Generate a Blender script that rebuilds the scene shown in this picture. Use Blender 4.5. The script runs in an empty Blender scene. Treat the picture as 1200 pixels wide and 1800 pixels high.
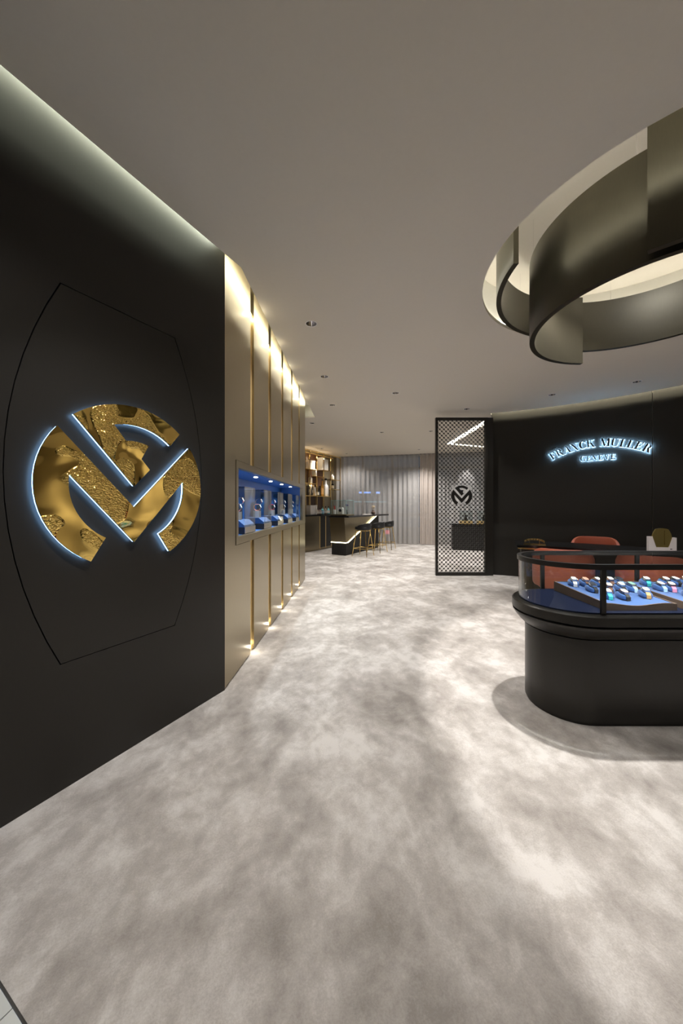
import bpy, bmesh, math, random
from mathutils import Vector, Matrix
random.seed(7)
sc = bpy.context.scene
COL = sc.collection
PI = math.pi
R = math.radians

# ------------------------------------------------------------------ camera
cam_d = bpy.data.cameras.new('camera')
cam_d.sensor_fit = 'HORIZONTAL'
cam_d.sensor_width = 24.0
cam_d.lens = 12.0                       # 600 px on a 1200 px wide frame
cam_d.shift_y = -11.0 / 1200.0
cam_d.clip_start = 0.02
cam = bpy.data.objects.new('camera', cam_d)
COL.objects.link(cam)
cam.location = (0, 0, 1.3)
cam.rotation_euler = (R(90), 0, 0)
sc.camera = cam

# ------------------------------------------------------------------ world, exposure
w = bpy.data.worlds.new('world')
sc.world = w
w.use_nodes = True
w.node_tree.nodes['Background'].inputs[0].default_value = (0.30, 0.42, 0.60, 1)
w.node_tree.nodes['Background'].inputs[1].default_value = 0.10
sc.view_settings.view_transform = 'Standard'
sc.view_settings.look = 'None'
sc.view_settings.gamma = 1.0
sc.view_settings.use_curve_mapping = False
sc.view_settings.exposure = 1.0

WARM = (1.0, 0.957, 0.918)
COVE = (1.0, 0.95, 0.72)
CEIL = 3.03


def look_rot(direction, along=None):
    z = -Vector(direction).normalized()
    x = Vector(along) if along else Vector((1, 0, 0))
    x = (x - z * x.dot(z))
    if x.length < 1e-4:
        x = Vector((0, 1, 0)) - z * z.y
    x.normalize()
    y = z.cross(x)
    return Matrix((x, y, z)).transposed().to_euler()


def light(name, kind, loc, power, color=WARM, direction=(0, 0, -1), along=None, parent=None, **kw):
    d = bpy.data.lights.new(name, kind)
    d.energy = power
    d.color = color
    for k, v in kw.items():
        setattr(d, k, v)
    o = bpy.data.objects.new(name, d)
    COL.objects.link(o)
    o.location = loc
    if kind in ('SPOT', 'AREA'):
        o.rotation_euler = look_rot(direction, along)
    if parent:
        o.parent = parent
    return o


# wall frames: local x along the wall, local y into the wall
P0 = Vector((-0.8225, 2.407, 0))
U1 = Vector((0.4717, 0.8817, 0)); A1 = math.atan2(U1.y, U1.x)      # logo wall
U2 = Vector((0.04994, 0.99875, 0)); A2 = math.atan2(U2.y, U2.x)    # champagne wall
WC = Vector((1.10, 1.81, 0)); WR = 4.95                            # curved wall
RC = Vector((2.20, 2.36, 0))                                       # ceiling ring


def fr(p, u, x, y, z=0.0):
    return Vector((p.x + u.x * x - u.y * y, p.y + u.y * x + u.x * y, z))


# large cove lights (LED lines lying in the ceiling coves)
light('logo_wall_cove_light', 'AREA', fr(P0, U1, -0.97, -0.073, 3.19), 7.5, (0.93, 1.0, 0.80), (fr(P0, U1, 0, 1, 0) - P0) * 0.25 + Vector((0, 0, -1)),
      along=U1, shape='RECTANGLE', size=1.94, size_y=0.012)
light('panel_wall_cove_light', 'AREA', fr(P0, U2, 2.15, -0.13, 3.215), 5, COVE, (fr(P0, U2, 0, 1, 0) - P0) * 0.3 + Vector((0, 0, -1)),
      along=U2, shape='RECTANGLE', size=3.9, size_y=0.012)
for i in range(6):
    a = R(24 + 7.0 * i)
    rad = Vector((math.sin(a), math.cos(a), 0)); tan = Vector((math.cos(a), -math.sin(a), 0))
    p = WC + rad * (WR - 0.10)
    light('curved_wall_cove_light', 'AREA', (p.x, p.y, 3.16), 4.5, COVE, rad * 0.35 + Vector((0, 0, -1)), along=tan,
          shape='RECTANGLE', size=0.58, size_y=0.012)

# ------------------------------------------------------------------ materials
MAT = {}


def lin(c):
    c = c / 255.0
    return c / 12.92 if c <= 0.04045 else ((c + 0.055) / 1.055) ** 2.4


def rgb(r, g, b):
    return (lin(r), lin(g), lin(b), 1)


def pmat(name, col, rough=0.5, metal=0.0, spec=0.5, emit=None, estr=0.0, aniso=0.0, coat=0.0, sheen=0.0):
    m = bpy.data.materials.new(name)
    m.use_nodes = True
    b = m.node_tree.nodes['Principled BSDF']
    b.inputs['Base Color'].default_value = col if len(col) == 4 else (*col, 1)
    b.inputs['Roughness'].default_value = rough
    b.inputs['Metallic'].default_value = metal
    b.inputs['Specular IOR Level'].default_value = spec
    b.inputs['Coat Weight'].default_value = coat
    if sheen:
        b.inputs['Sheen Weight'].default_value = sheen
    if emit:
        b.inputs['Emission Color'].default_value = (*emit, 1)
        b.inputs['Emission Strength'].default_value = estr
    MAT[name] = m
    return m


def grain(m, scale=60, amount=0.15, bump=0.0, stretch=(1, 1, 1), c2=None, detail=4, dist=0.002):
    """procedural variation: mixes the base colour with c2 by noise and adds fine relief"""
    nt = m.node_tree
    b = nt.nodes['Principled BSDF']
    tc = nt.nodes.new('ShaderNodeTexCoord')
    mp = nt.nodes.new('ShaderNodeMapping')
    mp.inputs['Scale'].default_value = stretch
    nz = nt.nodes.new('ShaderNodeTexNoise')
    nz.inputs['Scale'].default_value = scale
    nz.inputs['Detail'].default_value = detail
    nt.links.new(tc.outputs['Object'], mp.inputs['Vector'])
    nt.links.new(mp.outputs['Vector'], nz.inputs['Vector'])
    base = tuple(b.inputs['Base Color'].default_value)
    if c2 is None:
        c2 = tuple(max(0, v * (1 - amount * 2)) for v in base[:3]) + (1,)
    mx = nt.nodes.new('ShaderNodeMix'); mx.data_type = 'RGBA'
    mx.inputs['A'].default_value = base
    mx.inputs['B'].default_value = c2
    nt.links.new(nz.outputs['Fac'], mx.inputs['Factor'])
    nt.links.new(mx.outputs['Result'], b.inputs['Base Color'])
    if bump:
        bp = nt.nodes.new('ShaderNodeBump')
        bp.inputs['Strength'].default_value = bump
        bp.inputs['Distance'].default_value = dist
        nt.links.new(nz.outputs['Fac'], bp.inputs['Height'])
        nt.links.new(bp.outputs['Normal'], b.inputs['Normal'])
    return m


grain(pmat('ceiling_paint', (0.70, 0.655, 0.585), 0.85), 40, 0.02, 0.05)
grain(pmat('cove_paint', (0.80, 0.78, 0.72), 0.85), 40, 0.02)
grain(pmat('dark_metal', (0.026, 0.0235, 0.020), 0.36, 0.3, 0.5), 180, 0.10, 0.02, (1, 1, 0.1))
grain(pmat('bronze_metal', (0.075, 0.068, 0.048), 0.36, 0.75, 0.5), 180, 0.08, 0.02, (1, 1, 0.1))
grain(pmat('champagne', (0.41, 0.35, 0.24), 0.31, 1.0), 220, 0.08, 0.03, (1, 1, 0.04))
pmat('brass', (0.78, 0.56, 0.22), 0.22, 1.0)
pmat('brass_satin', (0.92, 0.69, 0.32), 0.42, 0.75)
pmat('black_satin', (0.016, 0.015, 0.014), 0.38, 0.0, 0.5)
pmat('black_frame', (0.030, 0.028, 0.026), 0.35, 0.4)
pmat('black_gloss', (0.012, 0.012, 0.013), 0.12, 0.0, 0.6)
pmat('plinth_black', (0.02, 0.019, 0.018), 0.5)
grain(pmat('navy_velvet', (0.010, 0.014, 0.036), 0.9, 0, 0.05), 25, 0.2)
grain(pmat('blue_suede', (0.030, 0.115, 0.36), 0.8, sheen=0.3), 60, 0.15)
grain(pmat('blue_lacquer', (0.022, 0.11, 0.36), 0.45), 60, 0.05)
grain(pmat('walnut', (0.20, 0.135, 0.10), 0.5), 14, 0.15, 0.1, (1, 1, 8))
grain(pmat('walnut_back', (0.13, 0.06, 0.03), 0.35), 9, 0.25, 0.1, (6, 1, 0.6))
grain(pmat('orange_leather', (0.36, 0.088, 0.045), 0.5), 90, 0.1, 0.1)
grain(pmat('black_leather', (0.012, 0.012, 0.013), 0.45), 120, 0.1, 0.1)
pmat('chrome', (0.78, 0.78, 0.80), 0.08, 1.0)
pmat('steel', (0.72, 0.70, 0.68), 0.22, 1.0)
pmat('rose_gold', (0.80, 0.52, 0.40), 0.2, 1.0)
pmat('white_acrylic', (0.78, 0.76, 0.75), 0.3)
pmat('marble_card', (0.60, 0.55, 0.54), 0.35)
pmat('cream_box', (0.72, 0.62, 0.48), 0.5)
pmat('paper_white', (0.78, 0.77, 0.75), 0.6)
pmat('teal_glass', (0.12, 0.36, 0.40), 0.15)
pmat('amber_glass', (0.42, 0.22, 0.05), 0.12)
pmat('dark_glass', (0.02, 0.02, 0.018), 0.08)
pmat('label_cream', (0.70, 0.66, 0.58), 0.6)
pmat('book_dark', (0.05, 0.05, 0.055), 0.5)
pmat('book_red', (0.30, 0.05, 0.04), 0.5)
pmat('petal_purple', (0.10, 0.06, 0.20), 0.7)
pmat('red_acrylic', (0.50, 0.04, 0.03), 0.3)
pmat('olive_gold', (0.32, 0.25, 0.085), 0.35, 0.8)
pmat('stand_grey', (0.42, 0.38, 0.36), 0.4)
for nm, c in dict(strap_turquoise=(0.05, 0.55, 0.55), strap_pink=(0.75, 0.28, 0.42), strap_red=(0.65, 0.03, 0.03), strap_green=(0.06, 0.25, 0.10),
                  strap_sky=(0.40, 0.62, 0.85), strap_tan=(0.62, 0.36, 0.14), strap_brown=(0.16, 0.07, 0.04), strap_white=(0.8, 0.78, 0.76),
                  strap_black=(0.02, 0.02, 0.02), strap_coral=(0.75, 0.28, 0.2)).items():
    pmat(nm, c, 0.55)
pmat('dial_white', (0.85, 0.83, 0.80), 0.3)
pmat('dial_dark', (0.03, 0.035, 0.05), 0.3)
pmat('dial_green', (0.25, 0.45, 0.38), 0.3)
pmat('dial_rose', (0.75, 0.40, 0.30), 0.3)
pmat('marble_tile', (0.72, 0.74, 0.72), 0.2)
grain(MAT['marble_tile'], 3.0, 0.05, 0, (1, 1, 1), (0.55, 0.58, 0.56, 1), 8)
pmat('grout', (0.35, 0.35, 0.34), 0.8)
pmat('mall_wall', (0.06, 0.055, 0.05), 0.6)
grain(pmat('side_wall', (0.50, 0.45, 0.37), 0.6), 30, 0.05)
pmat('window_frame', (0.05, 0.05, 0.055), 0.5)


def emis(name, col, s):
    m = bpy.data.materials.new(name); m.use_nodes = True
    nt = m.node_tree; nt.nodes.remove(nt.nodes['Principled BSDF'])
    e = nt.nodes.new('ShaderNodeEmission')
    e.inputs[0].default_value = (*col, 1); e.inputs[1].default_value = s
    nt.links.new(e.outputs[0], nt.nodes['Material Output'].inputs[0])
    MAT[name] = m
    return m


emis('led_warm', (1.0, 0.93, 0.62), 4.5)
emis('led_ring', (1.0, 0.97, 0.84), 9)
emis('led_blue', (0.30, 0.56, 1.0), 3.8)
emis('led_sign', (0.34, 0.64, 1.0), 58)
emis('lamp_lens', (1.0, 0.93, 0.82), 10)
emis('city_blue', (0.25, 0.42, 1.0), 2.2)
emis('city_cyan', (0.45, 0.8, 0.95), 0.5)
emis('city_red', (1.0, 0.12, 0.15), 1.2)


def glass(name, tint=(1, 1, 1), refl=1.0):
    m = bpy.data.materials.new(name); m.use_nodes = True
    nt = m.node_tree; nt.nodes.remove(nt.nodes['Principled BSDF'])
    t = nt.nodes.new('ShaderNodeBsdfTransparent'); t.inputs[0].default_value = (*tint, 1)
    g = nt.nodes.new('ShaderNodeBsdfGlossy'); g.inputs['Roughness'].default_value = 0.02
    f = nt.nodes.new('ShaderNodeLayerWeight'); f.inputs[0].default_value = 0.5
    pw = nt.nodes.new('ShaderNodeMath'); pw.operation = 'POWER'; pw.inputs[1].default_value = 4.0
    k = nt.nodes.new('ShaderNodeMath'); k.operation = 'MULTIPLY_ADD'; k.inputs[1].default_value = 0.75 * refl; k.inputs[2].default_value = 0.035 * refl
    nt.links.new(f.outputs['Facing'], pw.inputs[0])
    mx = nt.nodes.new('ShaderNodeMixShader')
    nt.links.new(pw.outputs[0], k.inputs[0]); nt.links.new(k.outputs[0], mx.inputs[0])
    nt.links.new(t.outputs[0], mx.inputs[1]); nt.links.new(g.outputs[0], mx.inputs[2])
    nt.links.new(mx.outputs[0], nt.nodes['Material Output'].inputs[0])
    MAT[name] = m


glass('glass', (0.95, 0.975, 0.97))
glass('glass_top', (0.95, 0.965, 0.965), 0.8)
glass('window_glass', (0.75, 0.85, 0.88))
pmat('glass_edge', (0.35, 0.62, 0.62), 0.2)


def sheer(name, col, trans):
    m = bpy.data.materials.new(name); m.use_nodes = True
    nt = m.node_tree; nt.nodes.remove(nt.nodes['Principled BSDF'])
    d = nt.nodes.new('ShaderNodeBsdfDiffuse'); d.inputs[0].default_value = (*col, 1)
    tl = nt.nodes.new('ShaderNodeBsdfTranslucent'); tl.inputs[0].default_value = (*col, 1)
    t = nt.nodes.new('ShaderNodeBsdfTransparent')
    a = nt.nodes.new('ShaderNodeMixShader'); a.inputs[0].default_value = 0.3
    b = nt.nodes.new('ShaderNodeMixShader'); b.inputs[0].default_value = trans
    nt.links.new(d.outputs[0], a.inputs[1]); nt.links.new(tl.outputs[0], a.inputs[2])
    nt.links.new(a.outputs[0], b.inputs[1]); nt.links.new(t.outputs[0], b.inputs[2])
    nt.links.new(b.outputs[0], nt.nodes['Material Output'].inputs[0])
    MAT[name] = m


sheer('sheer', (0.72, 0.69, 0.66), 0.27)
sheer('drape', (0.66, 0.59, 0.54), 0.0)


def carpet_mat():
    m = pmat('carpet', (0.4, 0.4, 0.4), 0.95, 0, 0.1, sheen=0.25)
    nt = m.node_tree; b = nt.nodes['Principled BSDF']
    tc = nt.nodes.new('ShaderNodeTexCoord')

    def noise(scale, detail, rough, dist=0.0, stretch=(1, 1, 1)):
        mp = nt.nodes.new('ShaderNodeMapping'); mp.inputs['Scale'].default_value = stretch
        mp.inputs['Rotation'].default_value = (0, 0, R(-25))
        n = nt.nodes.new('ShaderNodeTexNoise')
        n.inputs['Scale'].default_value = scale; n.inputs['Detail'].default_value = detail
        n.inputs['Roughness'].default_value = rough; n.inputs['Distortion'].default_value = dist
        nt.links.new(tc.outputs['Object'], mp.inputs['Vector']); nt.links.new(mp.outputs[0], n.inputs['Vector'])
        return n
    big = noise(2.1, 8, 0.64, 0.25, (1.0, 0.9, 1))
    mid = noise(9.0, 6, 0.65, 0.3, (1.0, 0.8, 1))
    fine = noise(160, 3, 0.7)
    add = nt.nodes.new('ShaderNodeMath'); add.operation = 'MULTIPLY_ADD'
    add.inputs[1].default_value = 0.50
    nt.links.new(mid.outputs['Fac'], add.inputs[0]); nt.links.new(big.outputs['Fac'], add.inputs[2])
    add2 = nt.nodes.new('ShaderNodeMath'); add2.operation = 'MULTIPLY_ADD'; add2.inputs[1].default_value = 0.22
    nt.links.new(fine.outputs['Fac'], add2.inputs[0]); nt.links.new(add.outputs[0], add2.inputs[2])
    cr = nt.nodes.new('ShaderNodeValToRGB')
    e = cr.color_ramp.elements
    e[0].position = 0.655; e[0].color = (0.27, 0.247, 0.226, 1)
    e[1].position = 1.0; e[1].color = (0.63, 0.604, 0.576, 1)
    mid_e = cr.color_ramp.elements.new(0.845); mid_e.color = (0.43, 0.402, 0.374, 1)
    nt.links.new(add2.outputs[0], cr.inputs[0]); nt.links.new(cr.outputs[0], b.inputs['Base Color'])
    bp = nt.nodes.new('ShaderNodeBump'); bp.inputs['Strength'].default_value = 0.35; bp.inputs['Distance'].default_value = 0.006
    nt.links.new(fine.outputs['Fac'], bp.inputs['Height']); nt.links.new(bp.outputs[0], b.inputs['Normal'])


carpet_mat()


def gold_mat():
    """polished gold with hammered patches and smooth swells"""
    m = pmat('hammered_gold', (1.0, 0.72, 0.22), 0.06, 1.0)
    nt = m.node_tree; b = nt.nodes['Principled BSDF']
    tc = nt.nodes.new('ShaderNodeTexCoord')
    big = nt.nodes.new('ShaderNodeTexNoise'); big.inputs['Scale'].default_value = 4.2; big.inputs['Detail'].default_value = 1.0
    big.inputs['Distortion'].default_value = 0.6
    nt.links.new(tc.outputs['Object'], big.inputs['Vector'])
    ramp = nt.nodes.new('ShaderNodeValToRGB')
    ramp.color_ramp.elements[0].position = 0.50; ramp.color_ramp.elements[1].position = 0.52
    nt.links.new(big.outputs['Fac'], ramp.inputs[0])
    vor = nt.nodes.new('ShaderNodeTexNoise'); vor.inputs['Scale'].default_value = 95; vor.inputs['Detail'].default_value = 1.5
    mp = nt.nodes.new('ShaderNodeMapping'); mp.inputs['Scale'].default_value = (1, 1, 1.6)
    nt.links.new(tc.outputs['Object'], mp.inputs[0]); nt.links.new(mp.outputs[0], vor.inputs['Vector'])
    mul = nt.nodes.new('ShaderNodeMath'); mul.operation = 'MULTIPLY'
    nt.links.new(vor.outputs['Fac'], mul.inputs[0]); nt.links.new(ramp.outputs[0], mul.inputs[1])
    b1 = nt.nodes.new('ShaderNodeBump'); b1.inputs['Strength'].default_value = 0.75; b1.inputs['Distance'].default_value = 0.006
    nt.links.new(mul.outputs[0], b1.inputs['Height'])
    b2 = nt.nodes.new('ShaderNodeBump'); b2.inputs['Strength'].default_value = 0.35; b2.inputs['Distance'].default_value = 0.06
    nt.links.new(big.outputs['Fac'], b2.inputs['Height'])
    nt.links.new(b2.outputs[0], b1.inputs['Normal'])
    nt.links.new(b1.outputs[0], b.inputs['Normal'])


gold_mat()


# ------------------------------------------------------------------ mesh helpers
class MB:
    def __init__(s):
        s.v = []; s.f = []

    def add(s, vs, fs):
        o = len(s.v)
        s.v += [tuple(p) for p in vs]
        s.f += [[i + o for i in f] for f in fs]
        return s

    def box(s, x0, x1, y0, y1, z0, z1):
        return s.add([(x0, y0, z0), (x1, y0, z0), (x1, y1, z0), (x0, y1, z0), (x0, y0, z1), (x1, y0, z1), (x1, y1, z1), (x0, y1, z1)],
                     [(0, 3, 2, 1), (4, 5, 6, 7), (0, 1, 5, 4), (1, 2, 6, 5), (2, 3, 7, 6), (3, 0, 4, 7)])

    def prism(s, poly, a0, a1, axis='z'):
        """extrude a 2-D polygon; axis z: (x,y), axis y: (x,z), axis x: (y,z)"""
        n = len(poly)

        def P(p, a):
            return {'z': (p[0], p[1], a), 'y': (p[0], a, p[1]), 'x': (a, p[0], p[1])}[axis]
        vs = [P(p, a0) for p in poly] + [P(p, a1) for p in poly]
        fs = [tuple(range(n))[::-1], tuple(range(n, 2 * n))] + [(i, (i + 1) % n, n + (i + 1) % n, n + i) for i in range(n)]
        return s.add(vs, fs)

    def bar(s, p, q, r0, r1=None, n=8):
        """round bar from p to q"""
        r1 = r0 if r1 is None else r1
        p = Vector(p); q = Vector(q); d = (q - p).normalized()
        a = d.cross(Vector((0, 0, 1)))
        if a.length < 1e-3:
            a = Vector((1, 0, 0))
        a.normalize(); b = d.cross(a)
        vs = []
        for c, r in ((p, r0), (q, r1)):
            for i in range(n):
                t = 2 * PI * i / n
                vs.append(c + a * (r * math.cos(t)) + b * (r * math.sin(t)))
        fs = [tuple(range(n))[::-1], tuple(range(n, 2 * n))] + [(i, (i + 1) % n, n + (i + 1) % n, n + i) for i in range(n)]
        return s.add(vs, fs)

    def tube(s, path, r, n=8, closed=False):
        path = [Vector(p) for p in path]; m = len(path); vs = []
        for i, p in enumerate(path):
            a = path[(i - 1) % m] if closed or i > 0 else p
            b = path[(i + 1) % m] if closed or i < m - 1 else p
            d = (b - a).normalized()
            u = d.cross(Vector((0, 0, 1)))
            if u.length < 1e-3:
                u = Vector((1, 0, 0))
            u.normalize(); v = d.cross(u)
            for k in range(n):
                t = 2 * PI * k / n
                vs.append(p + u * (r * math.cos(t)) + v * (r * math.sin(t)))
        fs = []
        for i in range(m if closed else m - 1):
            j = (i + 1) % m
            for k in range(n):
                l = (k + 1) % n
                fs.append((i * n + k, i * n + l, j * n + l, j * n + k))
        if not closed:
            fs += [tuple(range(n))[::-1], tuple(range((m - 1) * n, m * n))]
        return s.add(vs, fs)

    def lathe(s, prof, n=24, cx=0, cy=0, z=0, caps=True):
        vs = []; m = len(prof)
        for r, h in prof:
            for k in range(n):
                t = 2 * PI * k / n
                vs.append((cx + r * math.cos(t), cy + r * math.sin(t), z + h))
        fs = []
        for i in range(m - 1):
            for k in range(n):
                l = (k + 1) % n
                fs.append((i * n + k, i * n + l, (i + 1) * n + l, (i + 1) * n + k))
        if caps and prof[0][0] > 1e-6:
            fs.append(tuple(range(n))[::-1])
        if caps and prof[-1][0] > 1e-6:
            fs.append(tuple(range((m - 1) * n, m * n)))
        return s.add(vs, fs)

    def arcband(s, c, r0, r1, a0, a1, z0, z1, n=24, tilt=0.0):
        """vertical band curved in plan; angles measured from +y towards +x (radians)"""
        vs = []
        for i in range(n + 1):
            a = a0 + (a1 - a0) * i / n
            sx, sy = math.sin(a), math.cos(a)
            dz = tilt * i / n
            for r, z in ((r0, z0), (r1, z0), (r1, z1), (r0, z1)):
                vs.append((c[0] + r * sx, c[1] + r * sy, z + dz))
        fs = [(0, 1, 2, 3), (n * 4 + 3, n * 4 + 2, n * 4 + 1, n * 4)]
        for i in range(n):
            for k in range(4):
                l = (k + 1) % 4
                fs.append((i * 4 + k, (i + 1) * 4 + k, (i + 1) * 4 + l, i * 4 + l))
        return s.add(vs, fs)

    def loft(s, rings, cap=True):
        """closed rings of equal count"""
        n = len(rings[0]); vs = [p for r in rings for p in r]; fs = []
        for i in range(len(rings) - 1):
            for k in range(n):
                l = (k + 1) % n
                fs.append((i * n + k, i * n + l, (i + 1) * n + l, (i + 1) * n + k))
        if cap:
            fs += [tuple(range(n))[::-1], tuple(range((len(rings) - 1) * n, len(rings) * n))]
        return s.add(vs, fs)

    def build(s, name, mat, parent=None, loc=(0, 0, 0), rot=(0, 0, 0), smooth=False, bevel=0.0, seg=2):
        me = bpy.data.meshes.new(name)
        me.from_pydata(s.v, [], s.f)
        bm = bmesh.new(); bm.from_mesh(me)
        bmesh.ops.recalc_face_normals(bm, faces=bm.faces)
        if bevel:
            es = [e for e in bm.edges if len(e.link_faces) == 2 and e.calc_face_angle(0) > 0.6]
            bmesh.ops.bevel(bm, geom=es, offset=bevel, segments=seg, profile=0.5, affect='EDGES', clamp_overlap=True)
        bm.to_mesh(me); bm.free()
        me.materials.append(MAT[mat] if isinstance(mat, str) else mat)
        if smooth:
            for p in me.polygons:
                p.use_smooth = True
            try:
                me.set_sharp_from_angle(angle=R(38))
            except Exception:
                pass
        o = bpy.data.objects.new(name, me)
        COL.objects.link(o)
        o.location = loc; o.rotation_euler = rot
        if parent:
            o.parent = parent
        return o


def tag(o, label=None, cat=None, group=None, kind=None):
    if label: o['label'] = label
    if cat: o['category'] = cat
    if group: o['group'] = group
    if kind: o['kind'] = kind
    return o


def thing(name, label, cat, loc=(0, 0, 0), rotz=0.0, group=None):
    o = bpy.data.objects.new(name, None)
    COL.objects.link(o)
    o.empty_display_size = 0.05
    o.location = loc; o.rotation_euler = (0, 0, rotz)
    return tag(o, label, cat, group)


def struct(o, label):
    return tag(o, label, None, None, 'structure')


def dup(root, loc, rotz=None, label=None, group=None):
    def cp(o, par):
        c = o.copy(); COL.objects.link(c)
        if par: c.parent = par
        for ch in o.children:
            cp(ch, c)
        return c
    r = cp(root, None)
    r.location = loc
    if rotz is not None: r.rotation_euler = (0, 0, rotz)
    if label: r['label'] = label
    if group: r['group'] = group
    return r


def stadium(xa, xb, y, r, n=20):
    """stadium outline in plan, counter-clockwise"""
    p = []
    for i in range(n + 1):
        a = PI / 2 + PI * i / n
        p.append((xa + r * math.cos(a), y + r * math.sin(a)))
    for i in range(n + 1):
        a = -PI / 2 + PI * i / n
        p.append((xb + r * math.cos(a), y + r * math.sin(a)))
    return p


# ================================================================== STRUCTURE
# ---- floor
v1 = Vector((U1.y, -U1.x, 0))                        # entrance line direction (perpendicular to the logo wall)
E0 = Vector((-0.936, 0.936, 0))
ea = E0 - v1 * 1.1; eb = E0 + v1 * 8.8
carpet = MB().prism([(ea.x, ea.y), (eb.x, eb.y), (7.2, 12.4), (-4.2, 14.2), (-4.2, 3.2)], -0.02, 0.0)
struct(carpet.build('floor', 'carpet'), 'mottled pale grey taupe carpet covering the whole showroom floor')
fm = struct(MB().prism([(ea.x - 2.5, ea.y), (ea.x - 2.5, -3.6), (7.2, -3.6), (eb.x, eb.y), (ea.x, ea.y)][::-1], -0.06, -0.022).build('floor_entrance', 'grout'),
            'pale marble entrance floor meeting the carpet edge')
tile_mesh = None
for i in range(-2, 9):
    for j in range(0, 4):
        a = E0 + v1 * (i * 0.60 + 0.1) - U1 * (0.006 + j * 0.60)
        q = a + v1 * 0.596 - U1 * 0.596
        if min(a.x, q.x) < -3.4 or max(a.x, q.x) > 7 or q.y < -3.5:
            continue
        if tile_mesh is None:
            o = MB().box(0, 0.597, -0.597, 0, -0.022, -0.002).build('tile', 'marble_tile', fm)
            tile_mesh = o.data
        else:
            o = bpy.data.objects.new('tile', tile_mesh); COL.objects.link(o); o.parent = fm
        o.location = a; o.rotation_euler = (0, 0, math.atan2(v1.y, v1.x))

# ---- ceiling with coves, ring recess and downlight holes
DOWN = [  # x, y, aim (dx, dy), label, group, power, cone
    (-0.287, 3.244, 0), (-0.229, 4.573, 13), (-0.156, 5.864, 14), (0.83, 5.24, 1), (0.952, 8.05, 2), (2.24, 6.10, 3),
    (3.28, 5.32, 4), (4.12, 4.76, 15), (-0.62, 7.16, 5), (-0.58, 10.3, 6), (0.17, 11.3, 7), (2.07, 7.92, 8), (2.38, 10.5, 9),
    (3.6, 9.0, 16), (0.0, 0.98, 10), (-0.75, 0.75, 11), (2.0, 0.55, 12), (5.9, 1.7, 17)]
ceil_out = []
g1 = 0.05; g2 = 0.09
ceil_out.append(fr(P0, U1, -2.9, -g1))
# meeting point of the two cove edges
best = None
for k in range(0, 4000):
    t = -0.5 + k * 0.00025
    p = fr(P0, U1, t, -g1)
    d = p - P0
    yy = -(d.x * U2.y - d.y * U2.x) * 1.0
    loc_y = d.x * (-U2.y) + d.y * U2.x
    if best is None or abs(loc_y + g2) < best[0]:
        best = (abs(loc_y + g2), p)
ceil_out.append(best[1])
CE = fr(P0, U2, 4.30, -g2)
ceil_out += [CE, fr(P0, U2, 4.30, 3.2), Vector((-4.0, 13.2, 0)), Vector((7.0, 10.5, 0)), Vector((7.0, -3.4, 0)), Vector((-2.6, -3.4, 0))]
bm = bmesh.new()


def add_loop(pts):
    vs = [bm.verts.new((p[0], p[1], CEIL)) for p in pts]
    return [bm.edges.new((vs[i], vs[(i + 1) % len(vs)])) for i in range(len(vs))]


loops = []
edges = add_loop([(p.x, p.y) for p in ceil_out]); loops.append(('out', edges))
RREC = 1.135
ring = [(RC.x + RREC * math.cos(2 * PI * i / 72), RC.y + RREC * math.sin(2 * PI * i / 72)) for i in range(72)]
edges += add_loop(ring)
slot = []
SA0, SA1 = R(20.3), R(66)
for i in range(31):
    a = SA0 + (SA1 - SA0) * i / 30
    slot.append((WC.x + (WR - 0.06) * math.sin(a), WC.y + (WR - 0.06) * math.cos(a)))
for i in range(30, -1, -1):
    a = SA0 + (SA1 - SA0) * i / 30
    slot.append((WC.x + (WR + 0.02) * math.sin(a), WC.y + (WR + 0.02) * math.cos(a)))
edges += add_loop(slot)
VC = [(2.98, 6.95), (3.02, 9.55), (4.7, 10.25)]       # V shaped light slot of the far room


def vslot(wd):
    out = []
    L = [Vector((x, y)) for x, y in VC]
    d1 = (L[1] - L[0]).normalized(); d2 = (L[2] - L[1]).normalized()
    n1 = Vector((-d1.y, d1.x)); n2 = Vector((-d2.y, d2.x))
    m = (n1 + n2).normalized(); k = 1 / m.dot(n1)
    a = [L[0] + n1 * wd, L[1] + m * wd * k, L[2] + n2 * wd]
    b = [L[2] - n2 * wd, L[1] - m * wd * k, L[0] - n1 * wd]
    return [(p.x, p.y) for p in a + b]


edges += add_loop(vslot(0.075))
HOLE = 0.05
for d in DOWN:
    edges += add_loop([(d[0] + HOLE * math.cos(2 * PI * i / 16), d[1] + HOLE * math.sin(2 * PI * i / 16)) for i in range(16)])
bmesh.ops.triangle_fill(bm, use_beauty=True, use_dissolve=False, edges=bm.edges[:])
bmesh.ops.dissolve_limit(bm, angle_limit=0.001, verts=bm.verts[:], edges=bm.edges[:])
geo = bmesh.ops.extrude_face_region(bm, geom=bm.faces[:])
for e in geo['geom']:
    if isinstance(e, bmesh.types.BMVert):
        e.co.z = CEIL + 0.03
bmesh.ops.recalc_face_normals(bm, faces=bm.faces)
me = bpy.data.meshes.new('ceiling'); bm.to_mesh(me); bm.free()
me.materials.append(MAT['ceiling_paint'])
ceil_o = bpy.data.objects.new('ceiling', me); COL.objects.link(ceil_o)
struct(ceil_o, 'smooth warm grey white plaster ceiling with recessed light coves')
rb = MB().arcband(RC, RREC + 0.12, RREC + 0.14, 0, 2 * PI, CEIL + 0.005, 3.5, 72)
rb.build('ring_recess_riser', 'cove_paint', ceil_o, smooth=True)
MB().lathe([(0.001, 3.5), (RREC + 0.14, 3.5), (RREC + 0.14, 3.52), (0.001, 3.52)], 48, RC.x, RC.y).build('ring_recess_roof', 'ceiling_paint', ceil_o)
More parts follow.
